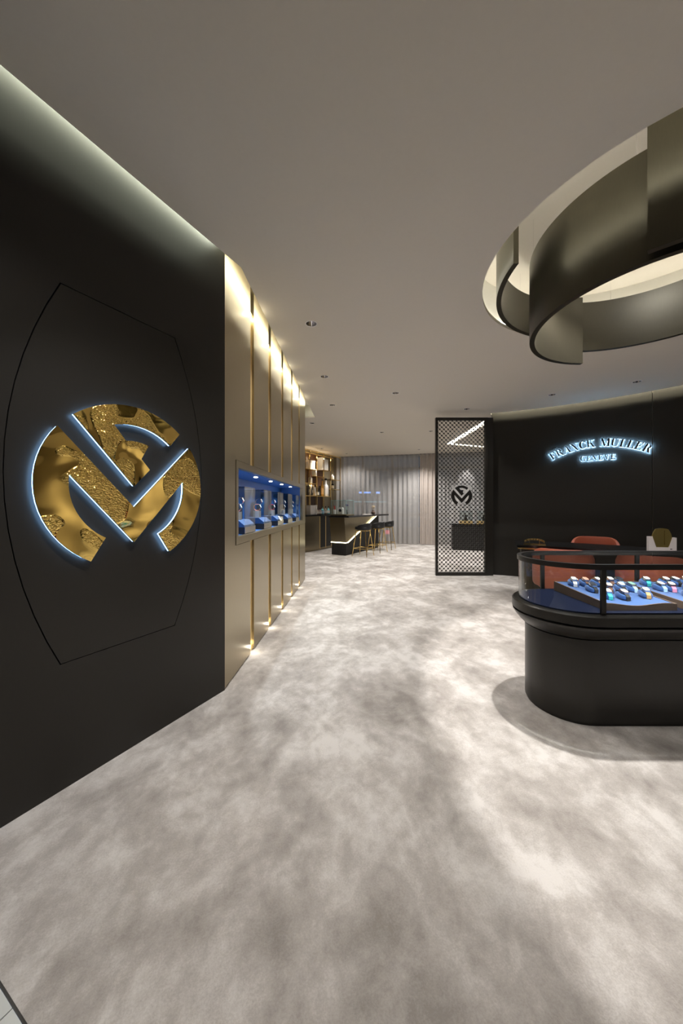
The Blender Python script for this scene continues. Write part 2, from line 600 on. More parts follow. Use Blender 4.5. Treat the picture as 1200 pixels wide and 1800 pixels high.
# cove roofs above the slots
cv = MB()
cv.add([fr(P0, U1, -2.9, 0.05, 3.27), fr(P0, U1, 0.1, 0.05, 3.27), fr(P0, U1, 0.1, -0.3, 3.27), fr(P0, U1, -2.9, -0.3, 3.27),
        fr(P0, U1, -2.9, -0.3, CEIL + .03), fr(P0, U1, 0.1, -0.3, CEIL + .03)], [(0, 1, 2, 3), (3, 2, 5, 4)])
cv.build('cove_lining', 'cove_paint', ceil_o)
cv = MB()
cv.add([fr(P0, U2, -0.02, 0.1, 3.27), fr(P0, U2, 4.30, 0.1, 3.27), fr(P0, U2, 4.30, -0.3, 3.27), fr(P0, U2, -0.02, -0.3, 3.27),
        fr(P0, U2, -0.02, -0.3, CEIL + .03), fr(P0, U2, 4.30, -0.3, CEIL + .03), fr(P0, U2, 4.30, 0.6, 3.27), fr(P0, U2, 4.30, 0.6, CEIL)],
       [(0, 1, 2, 3), (3, 2, 5, 4), (2, 6, 7, 5)])
cv.build('cove_lining', 'cove_paint', ceil_o)
MB().arcband(WC, WR - 0.25, WR + 0.05, SA0, SA1, 3.25, 3.27, 30).build('cove_lining', 'cove_paint', ceil_o)
MB().prism([(-6, -5), (9, -5), (9, 16), (-6, 16)], 3.56, 3.6).build('roof_slab', 'ceiling_paint', ceil_o)
# lit V shaped slot of the far room
MB().prism(vslot(0.085), CEIL + 0.032, CEIL + 0.05).build('light_slot_diffuser', emis('led_slot', (1, .97, .85), 4), ceil_o)

# ---- logo wall (left)
wl = thing('wall_left', None, None, P0, A1); struct(wl, 'dark satin bronze wall carrying the gold round logo')
# tonneau outline groove cut between surrounding skin and centre field
LX = (1.829 - 2.407) / 0.8817; LZ = 1.4027; LR = 0.4225
TX = (1.808 - 2.407) / 0.8817; TZ = 1.4455


def tonneau(hw, he, hh, n=14, bulge=0.0, ox=0.0, oz=0.0):
    """barrel outline: half width in the middle hw, at the ends he, half height hh; ends slightly curved out"""
    p = []
    for i in range(n + 1):          # right side, bottom to top
        t = -1 + 2 * i / n
        p.append((ox + he + (hw - he) * (1 - t * t), oz + t * hh))
    for i in range(1, n):           # top, right to left
        t = 1 - 2 * i / n
        p.append((ox + he * t, oz + hh + bulge * (1 - t * t)))
    for i in range(n + 1):
        t = 1 - 2 * i / n
        p.append((ox - he - (hw - he) * (1 - t * t), oz + t * hh))
    for i in range(1, n):
        t = -1 + 2 * i / n
        p.append((ox + he * t, oz - hh - bulge * (1 - t * t)))
    return p


HW, HE, HH = 0.482, 0.288, 0.868
inner = tonneau(HW - 0.002, HE - 0.002, HH - 0.002, ox=TX, oz=TZ)
outer = tonneau(HW + 0.002, HE + 0.002, HH + 0.002, ox=TX, oz=TZ)
MB().prism(inner, 0.0, 0.03, 'y').build('centre_panel', 'dark_metal', wl)
# surrounding skin: polygon with hole, via triangle fill
bm = bmesh.new()


def loop2(pts):
    vs = [bm.verts.new((x, 0, z)) for x, z in pts]
    for i in range(len(vs)):
        bm.edges.new((vs[i], vs[(i + 1) % len(vs)]))


loop2([(-1.95, 0), (0, 0), (0, 3.27), (-1.95, 3.27)]); loop2(outer)
bmesh.ops.triangle_fill(bm, use_beauty=True, edges=bm.edges[:])
g = bmesh.ops.extrude_face_region(bm, geom=bm.faces[:])
for e in g['geom']:
    if isinstance(e, bmesh.types.BMVert): e.co.y = 0.03
bmesh.ops.recalc_face_normals(bm, faces=bm.faces)
me = bpy.data.meshes.new('surround_panel'); bm.to_mesh(me); bm.free(); me.materials.append(MAT['dark_metal'])
o = bpy.data.objects.new('surround_panel', me); COL.objects.link(o); o.parent = wl
MB().box(-1.95, -0.02, 0.03, 0.15, 0, 3.27).build('backing', 'plinth_black', wl)

# ---- champagne panelled wall with niche
wp = thing('wall_left_panelled', None, None, P0, A2); struct(wp, 'brushed champagne metal panelled wall with brass strips and a blue niche')
LEN = 3.613
STR = [0.62 + 0.5985 * i for i in range(5)]
SW = 0.05
bays = [0.0] + STR + [LEN]
NZ0, NZ1 = 0.998, 1.652
NT0, NT1 = 0.265, 3.315
NB, NTp = 1.057, 1.597
for i in range(6):
    a = bays[i] + (SW if i else 0); b = bays[i + 1] - (SW if i < 5 else 0)
    if i == 0:
        m = MB().box(a, 0.213, 0, 0.04, 0.012, 3.27).box(0.213, b, 0, 0.04, NZ1 + .004, 3.27).box(0.213, b, 0, 0.04, 0.012, NZ0 - .004)
        m.build('panel', 'champagne', wp)
    else:
        MB().box(a, b, 0, 0.04, NZ1 + .004, 3.27).build('panel', 'champagne', wp)
        MB().box(a, b, 0, 0.04, 0.012, NZ0 - .004).build('panel', 'champagne', wp)
for t in STR:
    for z0, z1 in ((NZ1 + .004, 3.02), (0.012, NZ0 - .004)):
        MB().box(t - SW, t + SW, 0.016, 0.04, z0, z1).build('brass_strip', 'brass_satin', wp)
m = MB().box(0.216, NT0, -0.004, 0.04, NZ0, NZ1).box(NT1, LEN, -0.004, 0.04, NZ0, NZ1)
m.box(NT0, NT1, -0.004, 0.04, NZ0, NB).box(NT0, NT1, -0.004, 0.04, NTp, NZ1)
m.build('niche_surround', 'champagne', wp)
m = MB().box(NT0 - .02, NT1 + .02, 0.36, 0.38, NB - .02, NTp + .02).box(NT0 - .02, NT0, 0.04, 0.36, NB - .02, NTp + .02)
m.box(NT1, NT1 + .02, 0.04, 0.36, NB - .02, NTp + .02).box(NT0, NT1, 0.0405, 0.36, NB - .02, NB).box(NT0, NT1, 0.0405, 0.36, NTp, NTp + .02)
m.build('niche_lining', 'blue_lacquer', wp)
# wall body behind the panels (leaves the niche free) and its end face
m = MB().box(0.0, LEN - .012, 0.041, 0.55, 0, NB - .021).box(0, LEN - .012, 0.041, 0.55, NTp + .021, 3.27)
m.box(0, NT0 - .021, 0.041, 0.55, NB - .021, NTp + .021).box(NT1 + .021, LEN - .012, 0.041, 0.55, NB - .021, NTp + .021).box(NT0 - .021, NT1 + .021, 0.381, 0.55, NB - .021, NTp + .021)
m.build('wall_core', 'plinth_black', wp)
MB().box(LEN - .012, LEN, 0.04, 2.9, 0, 3.27).build('end_panel', 'champagne', wp)

# ---- curved dark wall on the right
wr = thing('wall_right_curved', None, None, WC); struct(wr, 'dark curved wall behind the reception desk carrying the lit sign')
for a0, a1 in ((20.5, 46.95), (47.05, 66)):
    MB().arcband((0, 0), WR, WR + 0.12, R(a0), R(a1), 0, 3.25, 30).build('panel', 'dark_metal', wr, smooth=True)
# ---- remaining enclosure
S0 = Vector((-1.036, 9.87, 0)); US = Vector((0.49, 0.872, 0)).normalized(); AS = math.atan2(US.y, US.x)
o = MB().box(-4.6, 2.9, 0.36, 0.46, 0, 3.5).build('wall_left_far', 'champagne', None, S0, (0, 0, AS)); struct(o, 'champagne wall behind the bar shelving')
o = MB().box(7.0, 7.1, -3.5, 10.8, 0, 3.56).build('wall_right', 'side_wall'); struct(o, 'plain beige side wall beyond the curved wall')
o = MB().box(-3.5, 7.1, -3.6, -3.5, -0.06, 3.56).build('wall_rear', 'mall_wall'); struct(o, 'plain taupe wall across the entrance hall')
o = MB().box(-3.6, -3.5, -3.6, 2.4, -0.06, 3.56).build('wall_left_entrance', 'mall_wall'); struct(o, 'plain taupe side wall of the entrance hall')
# ---- window wall behind the curtains
CW0 = Vector((0, 12.1, 0)); UC = Vector((1, -0.245, 0)).normalized(); AC = math.atan2(UC.y, UC.x)
win = thing('window_1', None, None, CW0, AC); struct(win, 'dark framed window wall behind the sheer curtains')
for i in range(9):
    x = -1.4 + i * 1.05
    MB().box(x - .03, x + .03, 0.32, 0.40, 0, CEIL).build('mullion', 'window_frame', win)
for i in range(8):
    x = -1.4 + i * 1.05
    MB().box(x + .03, x + 1.02, 0.355, 0.363, 0.10, CEIL).build('pane', 'window_glass', win)
for z in (0.0, 0.95, 2.55):
    MB().box(-1.4, 7.0, 0.31, 0.41, z, z + 0.09).build('transom', 'window_frame', win)

# ================================================================== OBJECTS
def arc(r0, a0, a1, n, cx=0, cz=0):
    return [(cx + r0 * math.cos(R(a0 + (a1 - a0) * i / n)), cz + r0 * math.sin(R(a0 + (a1 - a0) * i / n))) for i in range(n + 1)]


def ang(x, y):
    return math.degrees(math.atan2(y, x))


def logo_polys(rad, cx=0.0, cz=0.0):
    """round monogram: an F shaped sickle above an M whose legs follow the circle"""
    # F piece: outer arc from left corner to right corner, back along the inner arc, tongue, tip of the V
    F = []
    F += arc(1.0, ang(-0.655, 0.757), ang(0.640, 0.768), 16)
    F += arc(0.765, ang(0.495, 0.583), ang(-0.237, 0.727), 12)
    F += arc(0.568, ang(-0.10, 0.559), ang(0.19, 0.535), 4)
    F += [(0.093, 0.355), (0.205, 0.225), (0.0, 0.0)]
    M = [(-0.80, 0.60), (0.0, -0.262), (0.80, 0.60)]
    M += arc(1.0, ang(0.80, 0.60), -61, 18)[1:]
    M += arc(0.70, -62, ang(0.745, 0.105), 14)
    M += [(0.0, -0.70)]
    M += arc(0.70, ang(-0.745, 0.105), 242, 14) if False else []
    left = [(-x, y) for x, y in arc(0.70, -62, ang(0.745, 0.105), 14)][::-1]
    M += left
    lo = [(-x, y) for x, y in arc(1.0, ang(0.80, 0.60), -61, 18)][::-1]
    M += lo[:-1]
    f = lambda P: [(cx + x * rad, cz + y * rad) for x, y in P]
    return f(F), f(M)


def shrink(poly, k):
    """inset a polygon by k (simple vertex offset)"""
    n = len(poly); out = []
    area = sum(poly[i][0] * poly[(i + 1) % n][1] - poly[(i + 1) % n][0] * poly[i][1] for i in range(n))
    sgn = 1 if area > 0 else -1
    for i in range(n):
        p = Vector(poly[i - 1]); q = Vector(poly[i]); r = Vector(poly[(i + 1) % n])
        d1 = (q - p); d2 = (r - q)
        if d1.length < 1e-6 or d2.length < 1e-6:
            out.append((q.x, q.y)); continue
        d1.normalize(); d2.normalize()
        n1 = Vector((-d1.y, d1.x)) * sgn; n2 = Vector((-d2.y, d2.x)) * sgn
        m = n1 + n2
        if m.length < 0.35:
            m = n1 * 1.0
        else:
            m.normalize(); m = m * min(2.0, 1 / max(0.3, m.dot(n1)))
        out.append((q.x + m.x * k, q.y + m.y * k))
    return out


# ---- gold logo
FP, MP = logo_polys(LR, LX, LZ)
lg = thing('wall_logo', 'large round gold monogram with blue backlight mounted on the dark wall', 'logo', P0, A1)
for nm, P in (('gold_plate', FP), ('gold_plate', MP)):
    gp = MB().prism(P, -0.036, -0.028, 'y').build(nm, 'hammered_gold', lg)
    MB().prism(shrink(P, 0.0015), -0.0275, -0.016, 'y').build('led_backing', 'led_blue', gp)['label'] = 'glowing blue white backlight behind the gold plate'
    MB().prism(shrink(P, 0.03), -0.0158, -0.001, 'y').build('mounting_block', 'plinth_black', gp)

# ---- lights in the groove of every brass strip
for t in STR:
    light('strip_top_light', 'POINT', fr(P0, U2, t, -0.012, 3.0), 0.42, COVE, shadow_soft_size=0.012)
    light('strip_foot_light', 'POINT', fr(P0, U2, t, -0.018, 0.05), 0.12, (1, .95, .85), shadow_soft_size=0.012)
for t in [0.62 + 0.5985 * i for i in range(5)]:
    light('niche_light', 'SPOT', fr(P0, U2, t - 0.1, 0.12, NTp - 0.012), 9, (.85, .93, 1), (0, 0, -1), spot_size=R(120), spot_blend=0.6, shadow_soft_size=0.01)
    k = MB().lathe([(0.001, 0), (0.02, 0), (0.02, -0.006), (0.016, -0.006), (0.001, -0.004)], 16)
    k.build('niche_downlight', 'lamp_lens', wp, (t - 0.1, 0.12, NTp))

# ---- recessed downlights
GR = [('round chrome downlight in the ceiling beside the first brass strip of the panelled wall', None, 50, 100),
      ('round chrome downlight in the ceiling over the walkway between panelled wall and lattice screen', None, 48, 105),
      ('round chrome downlight in the ceiling over the bar stools', None, 68, 110),
      ('round chrome downlight in the ceiling directly before the lattice screen', None, 48, 95),
      ('round chrome downlight in the ceiling before the arched sign beginning', None, 36, 90),
      ('small downlight in the ceiling just past the end of the panelled wall', None, 45, 100),
      ('small downlight in the ceiling above the bar shelving', None, 55, 90),
      ('small downlight in the ceiling close to the curtain beside the shelving', None, 40, 140),
      ('small downlight in the ceiling just behind the lattice screen', None, 65, 120),
      ('small downlight in the ceiling between the drape and the lattice screen', None, 110, 130),
      ('round chrome downlight in the ceiling between the wall logo and the ring recess', None, 84, 92),
      ('round chrome downlight in the ceiling over the marble entrance corner by the logo wall', None, 20, 92),
      ('round chrome downlight in the ceiling at the entrance before the ring recess', None, 8, 92),
      ('round chrome downlight in the ceiling beside the fourth brass strip of the panelled wall', None, 62, 100),
      ('round chrome downlight in the ceiling at the last panel before the bar', None, 62, 100),
      ('round chrome downlight in the ceiling before the seam of the curved dark wall', None, 36, 90),
      ('small downlight in the ceiling above the far counter', None, 110, 130),
      ('added unseen downlight in the ceiling brightening the plain beige side wall', None, 110, 130)]  # added out of view so the gold logo mirrors a bright wall
proto = None
for x, y, g in DOWN:
    lab, grp, pw, cone = GR[g]
    if proto is None:
        dl = thing('recessed_downlight', lab, 'downlight', (x, y, CEIL))
        MB().lathe([(0.049, 0.002), (0.049, -0.002), (0.058, -0.002), (0.058, 0.0), (0.049, 0.002)], 24, caps=False).build('trim_ring', 'white_acrylic', dl, smooth=True)
        MB().lathe([(0.0485, -0.001), (0.046, 0.015), (0.036, 0.045), (0.024, 0.06), (0.024, 0.062), (0.038, 0.047), (0.0488, 0.016)], 24, caps=False).build('reflector_cup', 'chrome', dl, smooth=True)
        MB().lathe([(0.001, 0.052), (0.018, 0.054), (0.023, 0.06), (0.001, 0.061)], 16).build('lamp_lens', 'lamp_lens', dl, smooth=True)
        proto = dl
    else:
        dl = dup(proto, (x, y, CEIL), None, lab)
        if 'group' in dl.keys(): del dl['group']
    if grp: dl['group'] = grp
    light('downlight_beam', 'SPOT', (x, y, CEIL - 0.006), pw, WARM, (-0.12 if g == 10 else 0, 0.3 if g in (10, 11, 12) else 0, -1), spot_size=R(cone), spot_blend=0.75, shadow_soft_size=0.04)

# ---- ceiling ring: overlapping curved bands in the round recess
cr = thing('ceiling_ring', 'large dark bronze ring of overlapping curved bands hung in a round ceiling recess', 'light fixture', (RC.x, RC.y, 0))
TH = 0.036


def band(nm, r, a0, a1, z0, z1, n=60):
    o = MB().arcband((0, 0), r - TH, r, R(a0), R(a1), z0, z1, n).build(nm, 'bronze_metal', cr, smooth=True)
    return o


# angles from +y (into the room) towards +x
band('band', 0.79, 211, 360, 2.60, 3.20)           # main band, left half
band('band', 0.89, 120, 226, 2.60, 3.30)           # nearest band
band('band', 1.03, 268, 345, 2.95, 3.32, 40)       # raised outer band
band('band', 0.87, 0, 125, 2.75, 3.20)             # rear band
for a, r, zt in ((230, .772, 3.2), (290, .772, 3.2), (345, .772, 3.2), (140, .872, 3.3), (190, .872, 3.3), (280, 1.012, 3.32), (330, 1.012, 3.32), (20, .852, 3.2), (100, .852, 3.2)):
    MB().bar((r * math.sin(R(a)), r * math.cos(R(a)), zt - .01), (r * math.sin(R(a)), r * math.cos(R(a)), 3.5), 0.0012, n=4).build('hanging_wire', 'chrome', cr)
MB().tube([((RREC + .06) * math.cos(2 * PI * i / 64), (RREC + .06) * math.sin(2 * PI * i / 64), CEIL + .075) for i in range(64)], 0.010, 6, True).build('led_strip', 'led_ring', cr)
for i, x in enumerate((-0.445, 0.0, 0.45)):
    MB().lathe([(0.001, 3.494), (0.035, 3.494), (0.045, 3.499), (0.045, 3.5), (0.001, 3.5)], 20, x, 0.17).build('ring_downlight', 'lamp_lens', cr)
    light('ring_beam', 'SPOT', (RC.x + x, RC.y + 0.17, 3.485), 245 if i == 0 else 40, WARM, (0, 0, -1), spot_size=R(110 if i == 0 else 38), spot_blend=0.5, shadow_soft_size=0.03)

light('ring_fill_light', 'AREA', (RC.x, RC.y, 3.49), 3.0, (.93, .94, 1), (0, 0, -1), shape='DISK', size=.12)  # added fill without a fixture, brightens the inner faces of the bands
# ---- lit wall sign, letters built stroke by stroke
def rc(x0, y0, x1, y1): return [(x0, y0), (x1, y0), (x1, y1), (x0, y1)]


def half(cx, cy, ro, ri, a0, a1, n=12, icx=None):
    icx = cx if icx is None else icx
    o = [(cx + ro[0] * math.cos(R(a0 + (a1 - a0) * i / n)), cy + ro[1] * math.sin(R(a0 + (a1 - a0) * i / n))) for i in range(n + 1)]
    q = [(icx + ri[0] * math.cos(R(a0 + (a1 - a0) * i / n)), cy + ri[1] * math.sin(R(a0 + (a1 - a0) * i / n))) for i in range(n + 1)]
    return o + q[::-1]


STEM = [rc(.1, 0, .3, 1)]
LET = {
    'F': (.72, STEM + [rc(0, 0, .4, .07), rc(0, .91, .68, 1), rc(.58, .68, .68, 1), rc(.3, .45, .5, .55), rc(.44, .35, .53, .66)]),
    'E': (.76, STEM + [rc(0, .91, .68, 1), rc(.58, .70, .68, 1), rc(.3, .45, .5, .55), rc(.44, .35, .53, .66), rc(0, 0, .72, .10), rc(.62, 0, .72, .32)]),
    'L': (.74, STEM + [rc(0, .93, .4, 1), rc(0, 0, .70, .09), rc(.60, 0, .70, .34)]),
    'R': (.88, STEM + [rc(0, 0, .4, .06), rc(0, .94, .4, 1), half(.34, .73, (.36, .27), (.17, .21), -90, 90), [(.38, .5), (.58, .5), (.84, 0), (.62, 0)], rc(.58, 0, .90, .06)]),
    'A': (.90, [[(.08, 0), (.16, 0), (.47, 1), (.40, 1)], [(.56, 0), (.80, 0), (.50, 1), (.40, 1)], rc(.2, .30, .64, .37), rc(0, 0, .24, .06), rc(.5, 0, .9, .06)]),
    'N': (.92, [rc(.12, 0, .19, 1), rc(.72, 0, .79, 1), [(.06, 1), (.30, 1), (.79, 0), (.60, 0)], rc(0, 0, .31, .06), rc(.6, .94, .92, 1), rc(0, .94, .2, 1)]),
    'C': (.84, [half(.43, .5, (.43, .52), (.23, .455), 38, 322, 20, .49), rc(.70, .66, .77, .99), rc(.73, .1, .77, .3)]),
    'G': (.92, [half(.43, .5, (.43, .52), (.23, .455), 38, 322, 20, .49), rc(.70, .66, .77, .99), rc(.60, .06, .80, .42), rc(.5, .40, .92, .46)]),
    'K': (.92, STEM + [rc(0, 0, .4, .06), rc(0, .94, .4, 1), [(.28, .40), (.36, .40), (.76, 1), (.68, 1)], [(.38, .56), (.52, .70), (.88, 0), (.64, 0)], rc(.58, .94, .88, 1), rc(.54, 0, .94, .06)]),
    'M': (1.14, [rc(.12, 0, .19, 1), [(.06, 1), (.30, 1), (.60, .12), (.52, 0), (.46, .0)], [(.49, 0), (.56, 0), (.88, 1), (.80, 1)], rc(.80, 0, 1.0, 1), rc(0, 0, .31, .06), rc(.7, 0, 1.1, .06), rc(0, .94, .25, 1), rc(.8, .94, 1.1, 1)]),
    'U': (.92, [rc(.1, .3, .3, 1), rc(.72, .3, .79, 1), half(.445, .31, (.345, .32), (.21, .25), 180, 360, 14, .51), rc(0, .94, .4, 1), rc(.60, .94, .92, 1)]),
    'V': (.90, [[(.06, 1), (.30, 1), (.54, .14), (.47, 0), (.42, 0)], [(.43, 0), (.50, 0), (.79, 1), (.71, 1)], rc(0, .94, .38, 1), rc(.6, .94, .9, 1)]),
}
sg = thing('wall_sign', 'halo lit dark lettering arched across the curved dark wall', 'sign', (WC.x, WC.y, 0))


def put_letter(ch, s, zc, rot, cap):
    """letter centred at arc length s along the wall (from 39.2 deg), height zc, turned by rot"""
    wdt, polys = LET[ch]
    a = R(39.25) + s / WR
    rad = WR - 0.045
    pos = (rad * math.sin(a), rad * math.cos(a), zc)
    # local x runs along the wall to the right, local y into the wall, local z up
    rz = -a
    for nm, mat, y0, y1, k in (('letter', 'black_satin', 0.0, 0.014, 0.0), ('halo_light', 'led_sign', 0.0150, 0.0156, 0.0)):
        m = MB()
        for P in polys:
            Q = [((x - wdt / 2) * cap, (y - 0.5) * cap) for x, y in P]
            Q = [(x * math.cos(rot) - y * math.sin(rot), x * math.sin(rot) + y * math.cos(rot)) for x, y in Q]
            m.prism(shrink(Q, k) if k else Q, y0, y1, 'y')
        if nm == 'letter':
            par = m.build(nm, mat, sg, pos, (0, 0, rz))
        else:
            m.build(nm, mat, par)['label'] = 'blue white halo light behind the letter'


def arched(txt, span, zpeak, drop, cap):
    ws = [0.55 if c == ' ' else LET[c][0] for c in txt]
    tot = sum(ws) + 0.10 * (len(txt) - 1)
    k = span / tot; x = -span / 2
    rad = (span * span / 4 + drop * drop) / (2 * drop) if drop else None
    for c, wd in zip(txt, ws):
        s = x + wd * k / 2; x += (wd + 0.10) * k
        if c == ' ': continue
        if rad:
            th = math.asin(s / rad); put_letter(c, s, zpeak - rad * (1 - math.cos(th)), -th, cap)
        else:
            put_letter(c, s, zpeak, 0, cap)


arched('FRANCK MULLER', 1.34, 2.335, 0.185, 0.125)
arched('GENEVE', 0.47, 2.09, 0.0, 0.086)

# ---- oval glass showcase
SX0, SX1, SY = 1.504, 2.92, 2.26
shc = thing('glass_showcase', 'dark oval island showcase with glass top standing on the carpet', 'showcase', (SX0, SY, 0))
L = SX1 - SX0


def stad(r, n=20): return stadium(0, L, 0, r, n)


MB().loft([[(x, y, 0.0) for x, y in stad(.245)], [(x, y, 0.02) for x, y in stad(.245)], [(x, y, 0.021) for x, y in stad(.256)],
           [(x, y, 0.506) for x, y in stad(.256)]]).build('base', 'dark_metal', shc, smooth=True)
MB().loft([[(x, y, z) for x, y in stad(r)] for r, z in ((.258, .514), (.266, .516), (.298, .545), (.322, .577), (.333, .597), (.333, .600))]).build('collar', 'dark_metal', shc, smooth=True)
MB().loft([[(x, y, z) for x, y in stad(r)] for r, z in ((.330, .610), (.336, .614), (.336, .664), (.328, .672))]).build('ledge', 'dark_metal', shc, smooth=True)
MB().loft([[(x, y, z) for x, y in stad(r)] for r, z in ((.318, .600), (.318, .610))]).build('shadow_gap', 'plinth_black', shc)
MB().loft([[(x, y, z) for x, y in stad(r)] for r, z in ((.244, .506), (.244, .514))]).build('shadow_gap', 'plinth_black', shc)
MB().loft([[(x, y, z) for x, y in stad(r)] for r, z in ((.288, .672), (.288, .680))]).build('display_floor', 'navy_velvet', shc)


def stad_wall(r0, r1, z0, z1, name, mat, n=24):
    a = stadium(0, L, 0, r0, n); b = stadium(0, L, 0, r1, n); k = len(a); vs = []; fs = []
    for (x, y), (X, Y) in zip(a, b):
        vs += [(x, y, z0), (X, Y, z0), (X, Y, z1), (x, y, z1)]
    for i in range(k):
        j = (i + 1) % k
        for q in range(4):
            p = (q + 1) % 4
            fs.append((i * 4 + q, j * 4 + q, j * 4 + p, i * 4 + p))
    return MB().add(vs, fs).build(name, mat, shc, smooth=True)


stad_wall(.290, .296, .672, .932, 'glass_wall', 'glass')
stad_wall(.280, .305, .932, .962, 'top_rim', 'black_frame')
MB().loft([[(x, y, z) for x, y in stad(.281)] for z in (.950, .957)]).build('glass_top', 'glass_top', shc)
for x, y in ((0, -.297), (0, .297), (L / 2, .297), (L, -.297), (L, .297)):
    MB().box(x - .013, x + .013, y - .008, y + .008, .672, .934).build('post', 'black_frame', shc)

light('showcase_strip_light', 'AREA', (2.2, SY - .262, .928), 2.2, (1, .97, .93), (0, .7, -1), along=(1, 0, 0), shape='RECTANGLE', size=1.35, size_y=.01)
# ---- watch trays
def tray(xa, xb, label):
    t = thing('watch_tray', label, 'tray', (xa, SY, .6805), 0)
    W = xb - xa
    n = 14; y0, y1 = -.235, .235
    prof = lambda x, f: (0.045 if f else 0.062) + (-.012 * math.sin(PI * x / W * 1.0) ** 2 if f else 0)
    xs = [W * i / n for i in range(n + 1)]
    body = MB(); top = MB()
    rows = 8
    for i in range(n):
        pass
    vs = []; fs = []
    for j in range(rows + 1):
        f = j / rows
        for i, x in enumerate(xs):
            zf = 0.040 - .016 * math.sin(PI * (x / W) * 1.15) ** 2
            zb = 0.062
            vs.append((x, y0 + (y1 - y0) * f, zf + (zb - zf) * f))
    for j in range(rows):
        for i in range(n):
            a = j * (n + 1) + i
            fs.append((a, a + 1, a + n + 2, a + n + 1))
    top.add(vs, fs).build('blue_pad', 'blue_suede', t, smooth=True)
    zt = lambda x, f: (0.040 - .016 * math.sin(PI * (x / W) * 1.15) ** 2) * (1 - f) + 0.062 * f
    # rims follow the pad and stand a little above it
    r = MB()
    for yy, f, sgn in ((y0, 0, -1), (y1, 1, 1)):
        p = [(xs[0], 0)] + [(xs[-1], 0)] + [(x, zt(x, f) + .004) for x in xs[::-1]]
        r.prism(p, yy, yy + sgn * .008, 'y')
    for xx, sgn in ((0, -1), (W, 1)):
        r.prism([(y0 - .008, 0), (y1 + .008, 0), (y1 + .008, zt(xx, 1) + .004), (y0 - .008, zt(xx, 0) + .004)], xx, xx + sgn * .008, 'x')
    r.build('wooden_rim', 'walnut', t)
    r = MB().box(0, W, y0, y1, 0, 0.004).build('tray_bottom', 'walnut', t)
    return t, zt


def squircle(a, b, n=20, e=3.0):
    return [(a * math.copysign(abs(math.cos(2 * PI * i / n)) ** (2 / e), math.cos(2 * PI * i / n)),
             b * math.copysign(abs(math.sin(2 * PI * i / n)) ** (2 / e), math.sin(2 * PI * i / n))) for i in range(n)]


cush_data = None


def cushion(loc, rz, label, group):
    global cush_data
    if cush_data is None:
        m = MB()
        m.loft([[(x * k, y * k, z) for x, y in squircle(.026, .036)] for k, z in ((.8, 0), (1, .006), (1, .016), (.85, .024), (.5, .027))])
        o = m.build('watch_cushion', 'blue_suede', smooth=True); cush_data = o.data
    else:
        o = bpy.data.objects.new('watch_cushion', cush_data); COL.objects.link(o)
    o.location = loc; o.rotation_euler = (R(9), 0, rz); o.scale = (1.2, 1.2, 1.2)
    return tag(o, label, 'cushion', group)


def wristwatch(loc, rz, label, group, strap, dial, case='steel'):
    t = thing('wristwatch', label, 'watch', loc, rz, group)
    t.rotation_euler = (R(16), 0, rz); t.scale = (1.25, 1.25, 1.25)
    # strap arches over the cushion (local y)
    pr = [(-.040, .006), (-.034, .022), (-.018, .030), (0, .031), (.018, .030), (.034, .022), (.040, .006)]
    lo = [(y * .93, z - .0025) for y, z in pr]
    MB().prism(pr + lo[::-1], -.009, .009, 'x').build('strap', strap, t)
    c = MB().prism(tonneau(.0155, .0115, .019, 6), .030, .039, 'z').build('case', case, t)
    MB().prism(tonneau(.0125, .009, .0155, 6), .039, .0398, 'z').build('dial', dial, c)
    MB().bar((.0155, 0, .034), (.019, 0, .034), .0022, n=6).build('crown', case, c)
    return t


T1 = ('blue padded watch tray with wooden rim at the rounded end of the showcase', 1.565, 1.975)
T2 = ('blue padded watch tray with wooden rim holding the brightly coloured straps', 2.055, 2.50)
NAMES = dict(strap_white='white', strap_brown='brown', strap_turquoise='turquoise', strap_black='black', strap_tan='tan', strap_sky='pale blue',
             strap_pink='pink', strap_red='red', strap_green='green', strap_coral='coral')
rows1 = [(.15, [(.07, 'strap_white', 'dial_white', 'steel'), (.15, 'strap_brown', 'dial_rose', 'rose_gold'), (.235, 'strap_tan', 'dial_white', 'rose_gold'), (.325, 'strap_brown', 'dial_white', 'rose_gold'), (.385, 'strap_sky', 'dial_dark', 'steel')]),
         (.02, [(.105, 'strap_black', 'dial_dark', 'steel'), (.215, 'strap_brown', 'dial_white', 'rose_gold'), (.295, 'strap_black', 'dial_white', 'steel'), (.36, 'strap_sky', 'dial_green', 'steel')]),
         (-.11, [(.105, 'strap_turquoise', 'dial_white', 'steel'), (.205, 'strap_black', 'dial_white', 'rose_gold'), (.345, 'strap_tan', 'dial_white', 'steel')])]
rows2 = [(.16, [(.10, 'strap_turquoise', 'dial_white', 'steel'), (.235, 'strap_green', 'dial_white', 'rose_gold'), (.30, 'strap_black', 'dial_white', 'steel'), (.375, 'strap_coral', 'dial_white', 'rose_gold')]),
         (.04, [(.085, 'strap_sky', 'dial_white', 'steel'), (.16, 'strap_pink', 'dial_white', 'rose_gold'), (.29, 'strap_red', 'dial_white', 'rose_gold'), (.38, 'strap_brown', 'dial_white', 'steel')]),
         (-.08, [(.165, 'strap_tan', 'dial_white', 'rose_gold'), (.28, 'strap_white', 'dial_white', 'steel'), (.38, 'strap_black', 'dial_dark', 'steel')])]
DN = dict(dial_white='white', dial_dark='dark', dial_green='green', dial_rose='rose')
ROWN = ['back', 'middle', 'front']
